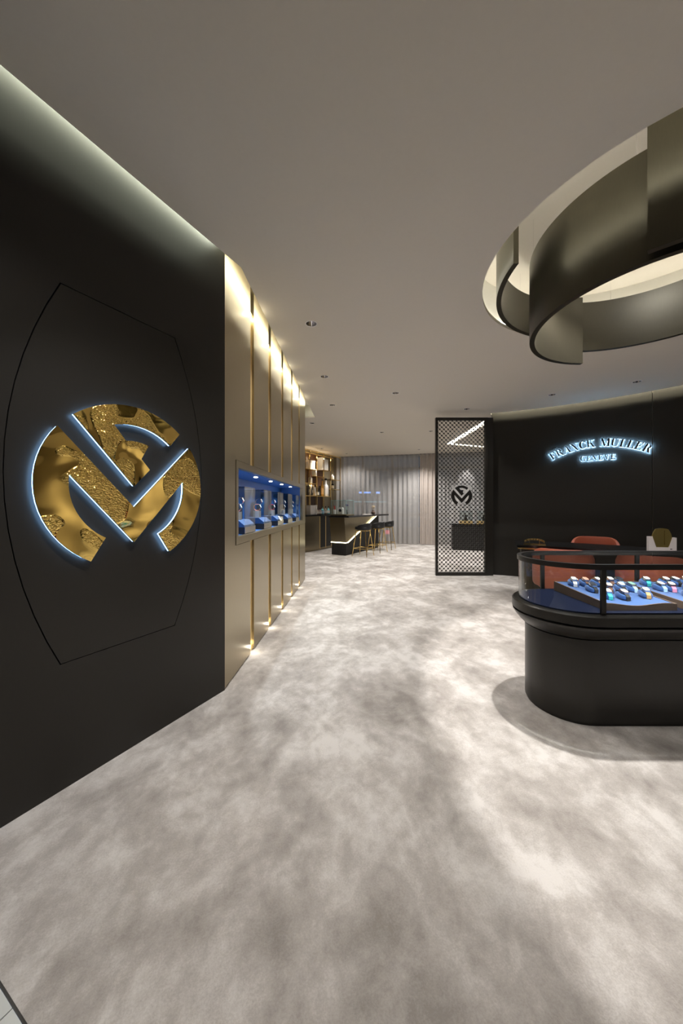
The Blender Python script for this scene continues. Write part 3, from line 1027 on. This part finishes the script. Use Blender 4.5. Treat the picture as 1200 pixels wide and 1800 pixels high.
for (lab, xa, xb), rows, where in ((T1, rows1, 'rounded end tray'), (T2, rows2, 'coloured strap tray')):
    t, zt = tray(xa, xb, lab)
    for ri, (yy, ws) in enumerate(rows):
        f = (yy + .235) / .47
        for wi, (xx, st, di, ca) in enumerate(ws):
            z = .6805 + zt(xx, f) + .005
            rz = R(-14 + 5 * ((wi * 7 + ri * 3) % 5) - 4)
            loc = (xa + xx, SY + yy, z)
            metal = 'rose gold' if ca == 'rose_gold' else 'steel'
            wl_ = '%s wristwatch, %s strap, %s dial, %s row, %s' % (metal, NAMES[st], DN[di], ROWN[ri], where)
            cushion(loc, rz, 'blue cushion under ' + wl_, 'cushions in the watch trays')
            wristwatch((loc[0], loc[1], z + .002), rz, wl_, 'wristwatches in the watch trays', st, di, ca)

# ---- reception desk (curved, follows the wall)
dk = thing('reception_desk', 'long black curved reception desk with brass edge before the dark wall', 'desk', (WC.x, WC.y, 0))
MB().arcband((0, 0), 3.18, 3.90, R(24.5), R(62), .725, .760, 40).build('desk_top', 'black_gloss', dk, smooth=True)
MB().arcband((0, 0), 3.19, 3.89, R(24.7), R(61.8), .705, .7245, 40).build('brass_edge', 'brass', dk, smooth=True)
MB().arcband((0, 0), 3.62, 3.80, R(25.5), R(61), 0, .7045, 40).build('front_panel', 'black_satin', dk, smooth=True)
MB().arcband((0, 0), 3.25, 3.62, R(25.5), R(26.5), 0, .7045, 3).build('end_panel', 'black_satin', dk, smooth=True)
MB().arcband((0, 0), 3.25, 3.62, R(60), R(61), 0, .7045, 3).build('end_panel', 'black_satin', dk, smooth=True)

# ---- orange chairs
def tub_chair(loc, rz, label, group):
    c = thing('tub_chair', label, 'chair', loc, rz, group)
    # local -y is the front, backrest curves around +y
    def shell(nm, r0, r1, a0, a1, z0, z1, mat):
        rings = []; n = 20
        for i in range(n + 1):
            a = a0 + (a1 - a0) * i / n
            u = abs(2 * i / n - 1)
            top = z1 - 0.16 * max(0, (u - .35) / .65) ** 1.5
            s, co = math.sin(a), math.cos(a)
            ring = []
            for k in range(10):
                t = 2 * PI * k / 10
                rr = (r0 + r1) / 2 + (r1 - r0) / 2 * math.copysign(abs(math.cos(t)) ** .6, math.cos(t))
                zz = (z0 + top) / 2 + (top - z0) / 2 * math.copysign(abs(math.sin(t)) ** .35, math.sin(t))
                ring.append((rr * s * 1.04, rr * co, zz))
            rings.append(ring)
        return MB().loft(rings).build(nm, mat, c, smooth=True)
    shell('backrest', .235, .30, R(-112), R(112), .36, .815, 'orange_leather')
    MB().loft([[(x * k, y * k - .02, z) for x, y in squircle(.25, .26, 24, 3.5)] for k, z in ((.93, .34), (1, .36), (1, .44), (.95, .465), (.7, .475))]).build('seat', 'orange_leather', c, smooth=True)
    for sx in (-1, 1):
        for sy in (-1, 1):
            MB().bar((sx * .17, sy * .17, .345), (sx * .23, sy * .22, 0), .014, .009).build('leg', 'black_frame', c)
    return c


def face(a_deg): return -R(a_deg)


tub_chair((3.87, 5.22, 0), R(-37), 'orange leather tub chair behind the reception desk facing the showcase', None)
tub_chair((2.60, 4.02, 0), R(180 - 37), 'orange leather tub chair before the desk close to its brass end', None)
tub_chair((3.20, 3.50, 0), R(180 - 50), 'orange leather tub chair before the desk beside the card stand', None)

# ---- brass desk plaque and card stand
pq = thing('desk_plaque', 'small arched brass name plaque standing on the black desk', 'plaque', (2.69, 4.76, .760), R(-30))
MB().box(-.135, .135, -.02, .02, 0, .014).build('plaque_base', 'brass', pq)
pts = [(.13 * math.cos(R(a)), .014 + .022 + .05 * math.sin(R(a))) for a in range(12, 169, 6)]
low = [(x * .93, z - .026) for x, z in pts]
MB().prism(pts + low[::-1], -.004, .004, 'y').build('arched_plate', 'olive_gold', pq)
for i in range(9):
    a = R(152 - 15.5 * i)
    MB().box(-.006, .006, -.006, -.004, -.008, .008).build('letter_stroke', 'brass', pq, (.125 * math.cos(a), 0, .014 + .010 + .049 * math.sin(a)), (0, PI / 2 - a if False else 0, 0))
for x in (-.06, .06):
    MB().box(x - .003, x + .003, -.003, .003, .012, .05).build('support_pin', 'brass', pq)

cs = thing('card_stand', 'pale stone stand holding an olive gold barrel shaped plate on the desk', 'display stand', (3.79, 4.045, .760), R(-12))
hol = [(-.14, 0), (.14, 0), (.14, .165), (.10, .165)] + [(x, .033 + (.165 - .033) * ((abs(x) - .06) / .04) ** 1.0 if abs(x) > .06 else .05) for x in (.10, .085, .065, .0, -.065, -.085, -.10)] + [(-.10, .175), (-.14, .175)]
MB().prism(hol, -.02, .02, 'y').build('holder', 'marble_card', cs)
MB().prism(tonneau(.098, .062, .105, 8, .01, 0, .158), -.012, .008, 'y').build('barrel_plate', 'olive_gold', cs)
MB().box(.02, .025, -.0135, -.012, .08, .25).build('seam', 'brass', cs)
MB().box(.075, .095, -.0215, -.02, .025, .035).build('logo_mark', 'black_satin', cs)

# ---- lattice screen
SCX0, SCX1, SCY = 1.752, 2.722, 6.37
ls = thing('lattice_screen', 'tall dark framed lattice screen with round holes and a black monogram', 'screen', (SCX0, SCY, 0))
W = SCX1 - SCX0; H = 2.94
m = MB().box(0, .04, -.03, .03, 0, H).box(W - .055, W, -.03, .03, 0, H).box(.04, W - .055, -.03, .03, 0, .06).box(.04, W - .055, -.03, .03, H - .05, H)
m.build('frame', 'dark_metal', ls)
p = 0.0787
lz, lx0, ls_ = 1.525, .0, .39
LGX = (811 - 600) / 600 * SCY - SCX0; LGZ = 1.505; LGR = 0.192
lat = MB(); rh = .0266; n16 = 16
for j in range(-1, 76):
    for i in range(-1, 26):
        if (i + j) % 2: continue
        cx, cz = .04 + i * p / 2, .05 + j * p / 2
        if cx < .02 or cx > W - .03 or cz < .02 or cz > H - .02: continue
        if abs(cx - LGX) < .205 and abs(cz - LGZ) < .195: continue
        vs = []; fs = []
        for k in range(n16):
            t = 2 * PI * k / n16
            c, s = math.cos(t), math.sin(t)
            q = (p / 2) / (abs(c) + abs(s))
            for rr, yy in ((rh, -.006), (q, -.006), (q, .006), (rh, .006)):
                vs.append((cx + rr * c, yy, cz + rr * s))
        for k in range(n16):
            l = (k + 1) % n16
            fs += [(k * 4, l * 4, l * 4 + 1, k * 4 + 1), (k * 4 + 3, k * 4 + 2, l * 4 + 2, l * 4 + 3), (k * 4, k * 4 + 3, l * 4 + 3, l * 4)]
        lat.add(vs, fs)
o = lat.build('lattice_mesh', 'black_frame', ls); o['kind'] = 'stuff'
Fp, Mp = logo_polys(LGR, LGX, LGZ - .02)
MB().prism(Fp, -.008, .008, 'y').build('monogram', 'black_satin', ls)
MB().prism(Mp, -.008, .008, 'y').build('monogram', 'black_satin', ls)
m = MB()
for x in (-.2, .197): m.box(LGX + x, LGX + x + .003, -.006, .006, LGZ - .19, LGZ + .20)
for z in (-.19, .197): m.box(LGX - .2, LGX + .2, -.006, .006, LGZ + z, LGZ + z + .003)
m.build('monogram_border', 'black_frame', ls)
MB().box(W, W + .10, -.02, .02, 0, H).build('side_return', 'dark_metal', ls)

# ---- niche glass cases with watches
cz0 = NB
for i, t in enumerate(STR):
    ordn = ['first', 'second', 'third', 'fourth', 'fifth'][i]
    ctr = fr(P0, U2, t + 0.04, 0.03, cz0)
    wd, dp = .30, .21
    gc = thing('watch_vitrine', '%s glass watch case from the dark wall inside the blue niche' % ordn, 'display case', ctr, A2, None)
    MB().box(-wd / 2, wd / 2, 0, dp, 0.004, .058).build('plinth', 'black_satin', gc)
    MB().box(-wd / 2, wd / 2, -.002, 0, 0.004, .058).build('plinth_front', 'steel', gc)
    MB().prism([(0.006, .058), (dp - .006, .058), (dp - .006, .118), (.06, .118), (.006, .075)], -wd / 2 + .006, wd / 2 - .006, 'x').build('blue_riser', 'blue_suede', gc)
    g = MB()
    h1 = .405
    for b in ((-wd / 2, wd / 2, 0, .004), (-wd / 2, wd / 2, dp - .004, dp), (-wd / 2, -wd / 2 + .004, .004, dp - .004), (wd / 2 - .004, wd / 2, .004, dp - .004)):
        g.box(b[0], b[1], b[2], b[3], .058, h1)
    g.box(-wd / 2, wd / 2, 0, dp, h1, h1 + .004)
    g.build('glass_cover', 'glass', gc)
    MB().box(-.09, -.02, .07, .13, .118, .19).build('low_stand', 'stand_grey', gc)
    MB().box(.045, .085, .10, .14, .118, .25).build('tall_stand', 'black_satin', gc)
    for (lx, ly, lz_, st, nm) in ((-.055, .10, .19, ['strap_coral', 'strap_coral', 'strap_red', 'strap_tan', 'strap_brown'][i], 'low grey stand'), (.065, .12, .25, 'strap_white', 'tall black stand')):
        q = fr(P0, U2, t + .04 + lx, .03 + ly, cz0 + lz_)
        wt = thing('bracelet_watch', 'upright looped wristwatch on the %s inside the %s niche case' % (nm, ordn), 'watch', q, A2)
        rr = .036
        MB().arcband((0, 0), rr - .003, rr, R(-160), R(160), -.011, .011, 24).build('strap', 'rose_gold' if 'tall' in nm else st, wt, (0, 0, rr), (0, -PI / 2 if False else R(90), 0), smooth=True)
        cse = MB().prism(tonneau(.017, .012, .022, 6), -.006, .004, 'y').build('case', 'rose_gold', wt, (0, -.030, rr + .012), (R(-25), 0, 0))
        MB().prism(tonneau(.013, .009, .017, 6), -.007, -.006, 'y').build('dial', 'dial_white', cse)
        MB().bar((0, 0, 0), (0, 0, .012), .006).build('rest', 'steel', wt)

# ---- bar shelving (brass etagere) with cabinet
sh = thing('bar_shelving', 'brass framed back bar shelving reaching the ceiling beside the curtain', 'shelving', S0, AS)
PT = [-1.6, -1.0, -.4, 0.0, .218, .596, .986, 1.40, 2.036]
ST = 2.92
for t in PT:
    for y in (0.0, .30):
        MB().box(t - .008, t + .008, y - .008, y + .008, 1.045, ST).build('post', 'brass', sh)
for y in (0.0, .30):
    MB().box(PT[0], PT[-1], y - .012, y + .012, ST, ST + .025).build('rail', 'brass_satin', sh)
SHV = [(-1.6, 0.218, 2.38), (-1.6, .596, 1.967), (.218, .596, 2.38), (.596, .986, 2.20), (.0, 1.40, 1.60), (.986, 1.40, 2.43), (1.40, 2.036, 2.166), (1.40, 2.036, 1.846)]
for a, b, z in SHV:
    MB().box(a, b, -.01, .31, z - .016, z).build('shelf', 'brass', sh)
MB().box(-1.6, 1.40, .315, .335, 1.045, ST).build('back_panel', 'walnut_back', sh)
MB().box(-1.6, 1.46, -.28, .33, 1.0, 1.045).build('counter_top', 'black_gloss', sh)
MB().box(-1.6, .40, -.22, .33, .0, 1.0).build('cabinet_body', 'champagne', sh)
MB().box(.40, 1.40, -.20, .33, .0, 1.0).build('cabinet_body', 'plinth_black', sh)
for a, b in ((.43, .72), (.77, 1.06), (1.11, 1.38)):
    MB().box(a, b, -.222, -.2, .06, .985).build('cabinet_door', 'dark_metal', sh)
for a in (.40, .725, 1.065, 1.385):
    MB().box(a, a + .03, -.226, -.2, .02, .985).build('brass_bar', 'brass_satin', sh)
MB().box(.40, 1.40, -.225, -.2, 0, .06).build('toe_kick', 'champagne', sh)
for t in (.1, .4, .8, 1.2):
    light('shelf_light', 'POINT', fr(S0, US, t, .12, 2.80), .45, (1, .78, .5), shadow_soft_size=.012)
    light('shelf_light', 'POINT', fr(S0, US, t, .06, 1.90), .22, (1, .78, .5), shadow_soft_size=.012)


def on_shelf(t, y, z): return fr(S0, US, t, y, z)


def bottle(loc, h, r, glassm, label, lab_m='label_cream', neck=.35):
    t = thing('bottle', label, 'bottle', loc)
    bd = MB().lathe([(.001, 0), (r * .95, 0), (r, .01), (r, h * .52), (r * .85, h * .6), (r * neck, h * .7), (r * neck, h * .9)], 16).build('bottle_body', glassm, t, smooth=True)
    MB().lathe([(.001, h * .9), (r * neck * 1.2, h * .9), (r * neck * 1.2, h), (.001, h)], 12).build('cap', 'black_satin', bd)
    MB().lathe([(r * 1.02, h * .12), (r * 1.02, h * .45)], 16, caps=False).build('paper_label', lab_m, bd, smooth=True)
    return t


def bx(name, t, y, z, w_, d_, h_, mat, label, cat, trim=None, tilt=0.0):
    o = thing(name, label, cat, on_shelf(t, y, z), AS)
    MB().box(-w_ / 2, w_ / 2, 0, d_, 0, h_ * .8 if trim else h_).build('box_body' if cat == 'box' else 'cover', mat, o, (0, 0, 0), (0, R(tilt), 0), bevel=.004)
    if trim:
        MB().box(-w_ / 2 - .003, w_ / 2 + .003, -.003, d_ + .003, h_ * .8, h_).build('lid', trim, o)
    else:
        MB().box(-w_ / 2 + .004, w_ / 2 - .004, -.002, .001, h_ * .3, h_ * .6).build('title_band', 'label_cream', o, (0, 0, 0), (0, R(tilt), 0))
    return o


bx('storage_box', .10, .04, 2.38, .14, .2, .20, 'cream_box', 'small cream box on the upper shelf next to the panelled wall end', 'box', 'cream_box')
bx('storage_box', .40, .04, 2.38, .30, .2, .28, 'cream_box', 'wide tan box on the upper shelf of the brass shelving', 'box', 'cream_box')
bx('storage_box', 1.09, .06, 2.43, .16, .2, .40, 'paper_white', 'taller white box on the top shelf of the brass shelving', 'box', 'paper_white')
bx('storage_box', 1.28, .08, 2.43, .17, .18, .36, 'paper_white', 'shorter white box beside the tall white box on the top shelf', 'box', 'paper_white')
bx('leaning_book', .68, .06, 2.20, .05, .16, .22, 'paper_white', 'white book leaning on the middle glassy shelf', 'book', None, -12)
bottle(on_shelf(.40, .12, 1.967), .30, .065, 'white_acrylic', 'white decanter shaped bottle on the shelf under the tan box', 'label_cream', .22)
BKS = [(.28, 'book_dark', .30, 8, 'thick black book leaning on the lowest brass shelf'), (.36, 'paper_white', .34, 10, 'tall white magazine leaning between dark books on the lowest brass shelf'),
       (.465, 'book_dark', .28, 8, 'thin black book behind the white magazine on the lowest brass shelf'), (.57, 'cream_box', .32, -4, 'tan magazine leaning against the bottles on the lowest brass shelf'),
       (.665, 'paper_white', .26, -10, 'short white booklet beside the tan magazine on the lowest brass shelf'), (1.13, 'book_dark', .33, 0, 'upright charcoal binder on the lowest brass shelf')]
for t, mt, h, tl, lab in BKS:
    bx('leaning_book', t, .08, 1.612, .036, .2, h, mt, lab, 'book', None, tl)
bottle(on_shelf(.78, .10, 1.60), .27, .045, 'dark_glass', 'dark bottle with cream label on the lowest brass shelf')
bottle(on_shelf(.89, .12, 1.60), .27, .04, 'dark_glass', 'plain dark bottle standing beside the labelled dark bottle', 'book_dark')
bottle(on_shelf(1.05, .10, 1.60), .55, .05, 'amber_glass', 'tall amber bottle on the lowest brass shelf', 'strap_tan')
bottle(on_shelf(1.26, .10, 1.60), .58, .085, 'white_acrylic', 'large white bottle beside the tall amber bottle', 'strap_white')
bottle(on_shelf(1.70, .12, 2.166), .22, .06, 'white_acrylic', 'white vase shaped bottle on the open end shelf', 'paper_white', .3)
bottle(on_shelf(1.72, .12, 1.846), .29, .045, 'dark_glass', 'dark wine bottle on the open lower end shelf')
bx('storage_box', .10, -.16, 1.045, .17, .16, .27, 'white_acrylic', 'white appliance shaped box standing on the back bar counter', 'box', 'paper_white')
bx('menu_stand', .28, -.2, 1.045, .05, .10, .27, 'paper_white', 'slim white menu stand on the back bar counter', 'menu')
for t, gm, lm, lab in ((.40, 'walnut', 'label_cream', 'brown soap bottle with cream label beside the menu stand'), (.55, 'walnut', 'paper_white', 'brown soap bottle with white label on the back counter'),
                       (.69, 'teal_glass', 'strap_sky', 'teal bottle between two brown bottles on the back counter'), (.86, 'walnut', 'label_cream', 'taller brown bottle between the two teal bottles'),
                       (1.03, 'teal_glass', 'paper_white', 'teal bottle closest to the glass case on the back counter')):
    bottle(on_shelf(t, -.14, 1.045), .19 + .05 * (t > .6), .045, gm, lab, lm)

# ---- bar island
B0 = Vector((.111, 8.86, 0)); UB = Vector((.5145, .857, 0)).normalized(); AB = math.atan2(UB.y, UB.x)
br = thing('bar_island', 'champagne and black bar counter with a glowing diagonal light line', 'bar', B0, AB)
vs = []
PF = [(0, .345), (.10, .345), (1.83, .99), (0, .99)]
lean = lambda z: .035 * (z - .345) / .65
up = [(x - lean(z) * .5, lean(z), z) for x, z in PF] + [(x - lean(z) * .5, .45 + lean(z) * 1.2, z) for x, z in PF]
MB().add(up, [(3, 2, 1, 0), (4, 5, 6, 7), (0, 1, 5, 4), (1, 2, 6, 5), (2, 3, 7, 6), (3, 0, 4, 7)]).build('champagne_body', 'champagne', br)
PL = [(.02, 0), (2.05, 0), (2.05, .99), (1.86, .99), (.11, .325), (.02, .325)]
MB().prism(PL, .02, .44, 'y').build('black_body', 'plinth_black', br)
fl = MB()
i = 0; x = .03
while x < 2.04:
    top = .325 if x < .11 else min(.99, .325 + (x - .11) * .38)
    fl.box(x, x + .016, .008, .02, 0.01, top); x += .028
y = .03
while y < .43:
    fl.box(.008, .02, y, y + .016, .01, .325); y += .028
o = fl.build('fluting', 'plinth_black', br); o['kind'] = 'stuff'
MB().tube([(-.002, .45, .335), (-.002, .0, .335), (.105, -.002, .335), (1.845, .0, .985)], .012, 6).build('light_line', 'led_warm', br)
MB().box(-.06, 2.53, -.12, .50, .992, 1.04).build('counter_top', 'black_gloss', br, bevel=.004)

vb = thing('bar_vitrine', 'clear glass display box on a beige base standing on the bar', 'display case', fr(B0, UB, .0, -.02, 1.04), AB)
MB().box(0, .42, 0, .50, 0, .035).build('vitrine_base', 'champagne', vb, bevel=.003)
g = MB()
for b in ((0.01, .41, .01, .016), (.01, .41, .484, .49), (.01, .016, .016, .484), (.404, .41, .016, .484)):
    g.box(b[0], b[1], b[2], b[3], .035, .40)
g.box(.01, .41, .01, .49, .40, .406)
g.build('glass_box', 'glass', vb)
e = MB()
for x, y in ((.01, .01), (.404, .01), (.01, .484), (.404, .484)): e.box(x, x + .006, y, y + .006, .036, .40)
e.box(.01, .41, .008, .0105, .398, .406).box(.008, .0105, .01, .49, .398, .406)
e.build('glass_edges', 'glass_edge', vb)
wb = thing('watch_display_block', 'white watch display block with dark round dial inside the bar glass box', 'display stand', fr(B0, UB, .16, .24, 1.0755), AB)
MB().prism([(-.07, 0), (.07, 0), (.07, .14), (.045, .18), (-.045, .18), (-.07, .14)], -.04, .04, 'x').build('block', 'white_acrylic', wb)
MB().bar((-.041, 0, .10), (-.055, 0, .10), .04, n=16).build('dial', 'dial_dark', wb)
wb2 = thing('perfume_bottle', 'small white flask with red stopper inside the bar glass box', 'bottle', fr(B0, UB, .12, .42, 1.0755), AB)
MB().box(-.025, .025, -.03, .03, 0, .12).build('flask', 'white_acrylic', wb2, bevel=.006)
MB().bar((0, 0, .12), (0, 0, .22), .012, .018).build('stopper', 'red_acrylic', wb2)
fw = thing('flower_vase', 'slim dark vase with a purple bloom inside the bar glass box', 'vase', fr(B0, UB, .20, .08, 1.0755), AB)
MB().lathe([(.001, 0), (.03, 0), (.018, .05), (.014, .12), (.001, .12)], 12).build('vase', 'dark_glass', fw, smooth=True)
MB().bar((0, 0, .1), (0, .0, .22), .004).build('stem', 'strap_green', fw)
pm = MB()
for k in range(9):
    a = k * 2.4; rr = .028 * math.sqrt(k / 8)
    pm.lathe([(.001, -.02), (.018, -.008), (.02, .006), (.001, .02)], 8, rr * math.cos(a), rr * math.sin(a), .235 + .012 * math.cos(k))
pm.build('bloom', 'petal_purple', fw, smooth=True)
bk = thing('open_brochure', 'white brochure lying flat on the bar counter', 'brochure', fr(B0, UB, 1.55, .15, 1.04), AB + .2)
MB().prism([(-.15, 0), (0, .004), (.15, 0), (.15, .004), (0, .010), (-.15, .004)], -.11, .11, 'y').build('pages', 'paper_white', bk)
MB().prism([(-.155, -.0005), (0, .0035), (.155, -.0005), (.155, 0), (0, .004), (-.155, 0)], -.115, .115, 'y').build('cover', 'cream_box', bk)
vz = thing('dried_flower_vase', 'brown vase of pale dried grasses at the curtain end of the bar', 'vase', fr(B0, UB, 2.05, .2, 1.04), 0)
MB().lathe([(.001, 0), (.05, 0), (.065, .03), (.06, .07), (.035, .10), (.04, .115), (.034, .115), (.03, .10), (.001, .09)], 16).build('vase', 'walnut', vz, smooth=True)
for k in range(9):
    a = k * 2.4; s = .05 * math.sqrt((k + 1) / 9)
    st = MB().bar((0, 0, .08), (s * math.cos(a), s * math.sin(a), .2), .002)
    st.lathe([(.001, -.03), (.012, 0), (.009, .04), (.001, .07)], 7, s * math.cos(a), s * math.sin(a), .21)
    st.build('dried_stalk', 'cream_box', vz)

# ---- bar stools
def stool_proto(label):
    s = thing('bar_stool', label, 'stool', (0, 0, 0), 0, 'bar stools along the bar')
    MB().loft([[(x * k, y * k, z) for x, y in squircle(.20, .19, 24, 3.2)] for k, z in ((.9, .675), (1, .69), (1, .735), (.94, .755), (.6, .762))]).build('seat', 'black_leather', s, smooth=True)
    rings = []
    for i in range(17):
        a = R(-105 + 210 * i / 16); u = abs(i / 8 - 1)
        top = .86 - .07 * u ** 2
        ring = []
        for k in range(8):
            t = 2 * PI * k / 8
            rr = .195 + .018 * math.copysign(abs(math.cos(t)) ** .6, math.cos(t)); zz = (.70 + top) / 2 + (top - .70) / 2 * math.copysign(abs(math.sin(t)) ** .4, math.sin(t))
            ring.append((rr * math.sin(a), rr * math.cos(a), zz))
        rings.append(ring)
    MB().loft(rings).build('backrest', 'black_leather', s, smooth=True)
    fp = []
    for sx, sy in ((-1, -1), (1, -1), (1, 1), (-1, 1)):
        a = (sx * .13, sy * .13, .68); b = (sx * .21, sy * .21, 0)
        MB().bar(a, b, .013, .009).build('leg', 'brass', s)
        fp.append((sx * .185, sy * .185, .20))
    m = MB()
    for i in range(4):
        if i == 0: m.bar(fp[0], fp[1], .009)
        else: m.bar(fp[i], fp[(i + 1) % 4], .008)
    m.build('footrest', 'brass', s)
    m = MB()
    for i in range(4):
        q = [(-.13, -.13, .655), (.13, -.13, .655), (.13, .13, .655), (-.13, .13, .655)]
        m.bar(q[i], q[(i + 1) % 4], .009)
    m.build('seat_rail', 'brass', s)
    return s


SL = ['black bar stool with brass legs at the glass box end of the bar', 'black bar stool with brass legs in the middle of the row at the bar', 'black bar stool with brass legs closest to the curtain']
s0 = stool_proto(SL[0])
s0.location = (.56, 8.86, 0); s0.rotation_euler = (0, 0, AB + R(180))
dup(s0, (1.0, 9.58, 0), AB + R(176), SL[1])
dup(s0, (1.36, 10.25, 0), AB + R(186), SL[2])

# ---- curtains
def curtain(x0, x1, off, mat, label, cat, z0=.015, z1=CEIL - .005, pitch=.15, amp=.035, seed=1):
    rnd = random.Random(seed)
    n = int((x1 - x0) / pitch * 10); vs = []; fs = []
    ph = 0
    prof = []
    k = 0
    w_ = rnd.uniform(.7, 1.35); am = rnd.uniform(.6, 1.3)
    for i in range(n + 1):
        x = x0 + (x1 - x0) * i / n
        ph += (x1 - x0) / n / (pitch * w_) * 2 * PI
        if ph > 2 * PI:
            ph -= 2 * PI; w_ = rnd.uniform(.7, 1.4); am = am * .3 + .7 * rnd.uniform(.5, 1.3)
        prof.append((x, off + amp * am * math.sin(ph)))
    for z in (z0, z0 + (z1 - z0) * .5, z1):
        for x, y in prof:
            vs.append((x, off + (y - off) * (1.0 if z < 2.9 else .75), z))
    for j in range(2):
        for i in range(n):
            a = j * (n + 1) + i
            fs.append((a, a + 1, a + n + 2, a + n + 1))
    t = thing('sheer_curtain' if mat == 'sheer' else 'curtain_drape', label, cat, CW0, AC)
    MB().add(vs, fs).build('cloth', mat, t, smooth=True)
    MB().box(x0, x1, off - .015, off + .015, z1 - .004, z1 + .004).build('curtain_track', 'window_frame', t)
    return t


curtain(-.55, 2.68, 0.0, 'sheer', 'long pale grey sheer curtain behind the bar', 'curtain', seed=3)
curtain(2.70, 3.25, -.06, 'drape', 'narrow opaque beige drape hanging beside the lattice screen', 'curtain', pitch=.12, seed=5)
curtain(3.27, 6.9, 0.0, 'sheer', 'pale grey sheer curtain behind the far display counter', 'curtain', seed=9)

# ---- far display counter behind the lattice
fc = thing('far_counter', 'black display counter standing behind the lattice screen', 'counter', (3.25, 10.02, 0), R(-14))
MB().box(0, 1.0, 0, .5, .04, .74).build('counter_body', 'black_satin', fc)
MB().box(.02, .98, .02, .48, 0, .04).build('plinth', 'plinth_black', fc)
MB().box(-.02, 1.02, -.02, .52, .74, .77).build('counter_top', 'black_gloss', fc)
MB().box(.25, 1.02, -.022, -.02, .745, .755).build('brass_line', 'brass', fc)
for k, xx in enumerate((.22, .72)):
    q = Matrix.Rotation(R(-14), 3, 'Z') @ Vector((xx, .10, .77)) + Vector((3.25, 10.02, 0))
    v = thing('counter_vitrine', ['clear glass display case on brass base at the drape end of far counter', 'clear glass display case on brass base at the curved wall end of far counter'][k], 'display case', q, R(-14))
    MB().box(0, .36, 0, .3, 0, .085).build('brass_base', 'brass_satin', v)
    g = MB()
    for b in ((0, .36, 0, .005), (0, .36, .295, .3), (0, .005, .005, .295), (.355, .36, .005, .295)): g.box(*b, .085, .38)
    g.box(0, .36, 0, .3, .38, .385)
    g.build('glass_box', 'glass', v)
    q2 = Matrix.Rotation(R(-14), 3, 'Z') @ Vector((.18, .15, .0855)) + q
    u = thing('watch_on_stand', ['dark watch on a small stand in the far case near the drape', 'dark watch on a small stand in the far case near the curved wall'][k], 'watch', q2, R(-14))
    MB().prism([(-.05, 0), (.05, 0), (.03, .09), (-.03, .09)], -.04, .04, 'y').build('stand', 'black_satin', u)
    MB().prism(tonneau(.035, .025, .045, 6, 0, 0, .13), -.012, .012, 'y').build('case', 'steel', u)
light('curtain_accent', 'SPOT', (4.0, 10.72, 2.99), 40, (1, .98, .97), (0.03, 0.30, -1), spot_size=R(42), spot_blend=.6, shadow_soft_size=.02)

# ---- city lights outside the window
for x, y, z, wd, hh, mt, lab in ((.75, 14.6, 1.83, .50, .07, 'city_blue', 'blue lit shop sign outside the window'), (1.48, 14.6, 1.82, .16, .08, 'city_blue', 'short blue lit sign outside the window'),
                                 (.55, 15.6, 1.46, 1.5, .04, 'city_cyan', 'cyan light line outside the window at counter height'), (1.1, 16.4, 0.90, 2.4, .05, 'city_cyan', 'low cyan light line outside the window'),
                                 (1.80, 14.0, .14, .18, .16, 'city_red', 'red neon sign outside the window near the floor')):
    s = thing('city_sign', lab, 'sign', (x, y, z), 0)
    MB().box(0, wd, 0, .04, 0, hh).build('lit_face', mt, s, bevel=.01)
    MB().box(-.02, wd + .02, .041, .08, -.02, hh + .02).build('sign_box', 'window_frame', s)
    MB().box(wd / 2 - .02, wd / 2 + .02, .05, .08, -z - .06, -.02).build('sign_post', 'window_frame', s)
o = MB().box(-6, 12, 13.3, 22, -.12, -.07).build('ground_outside', 'grout'); struct(o, 'dark pavement outside the window')
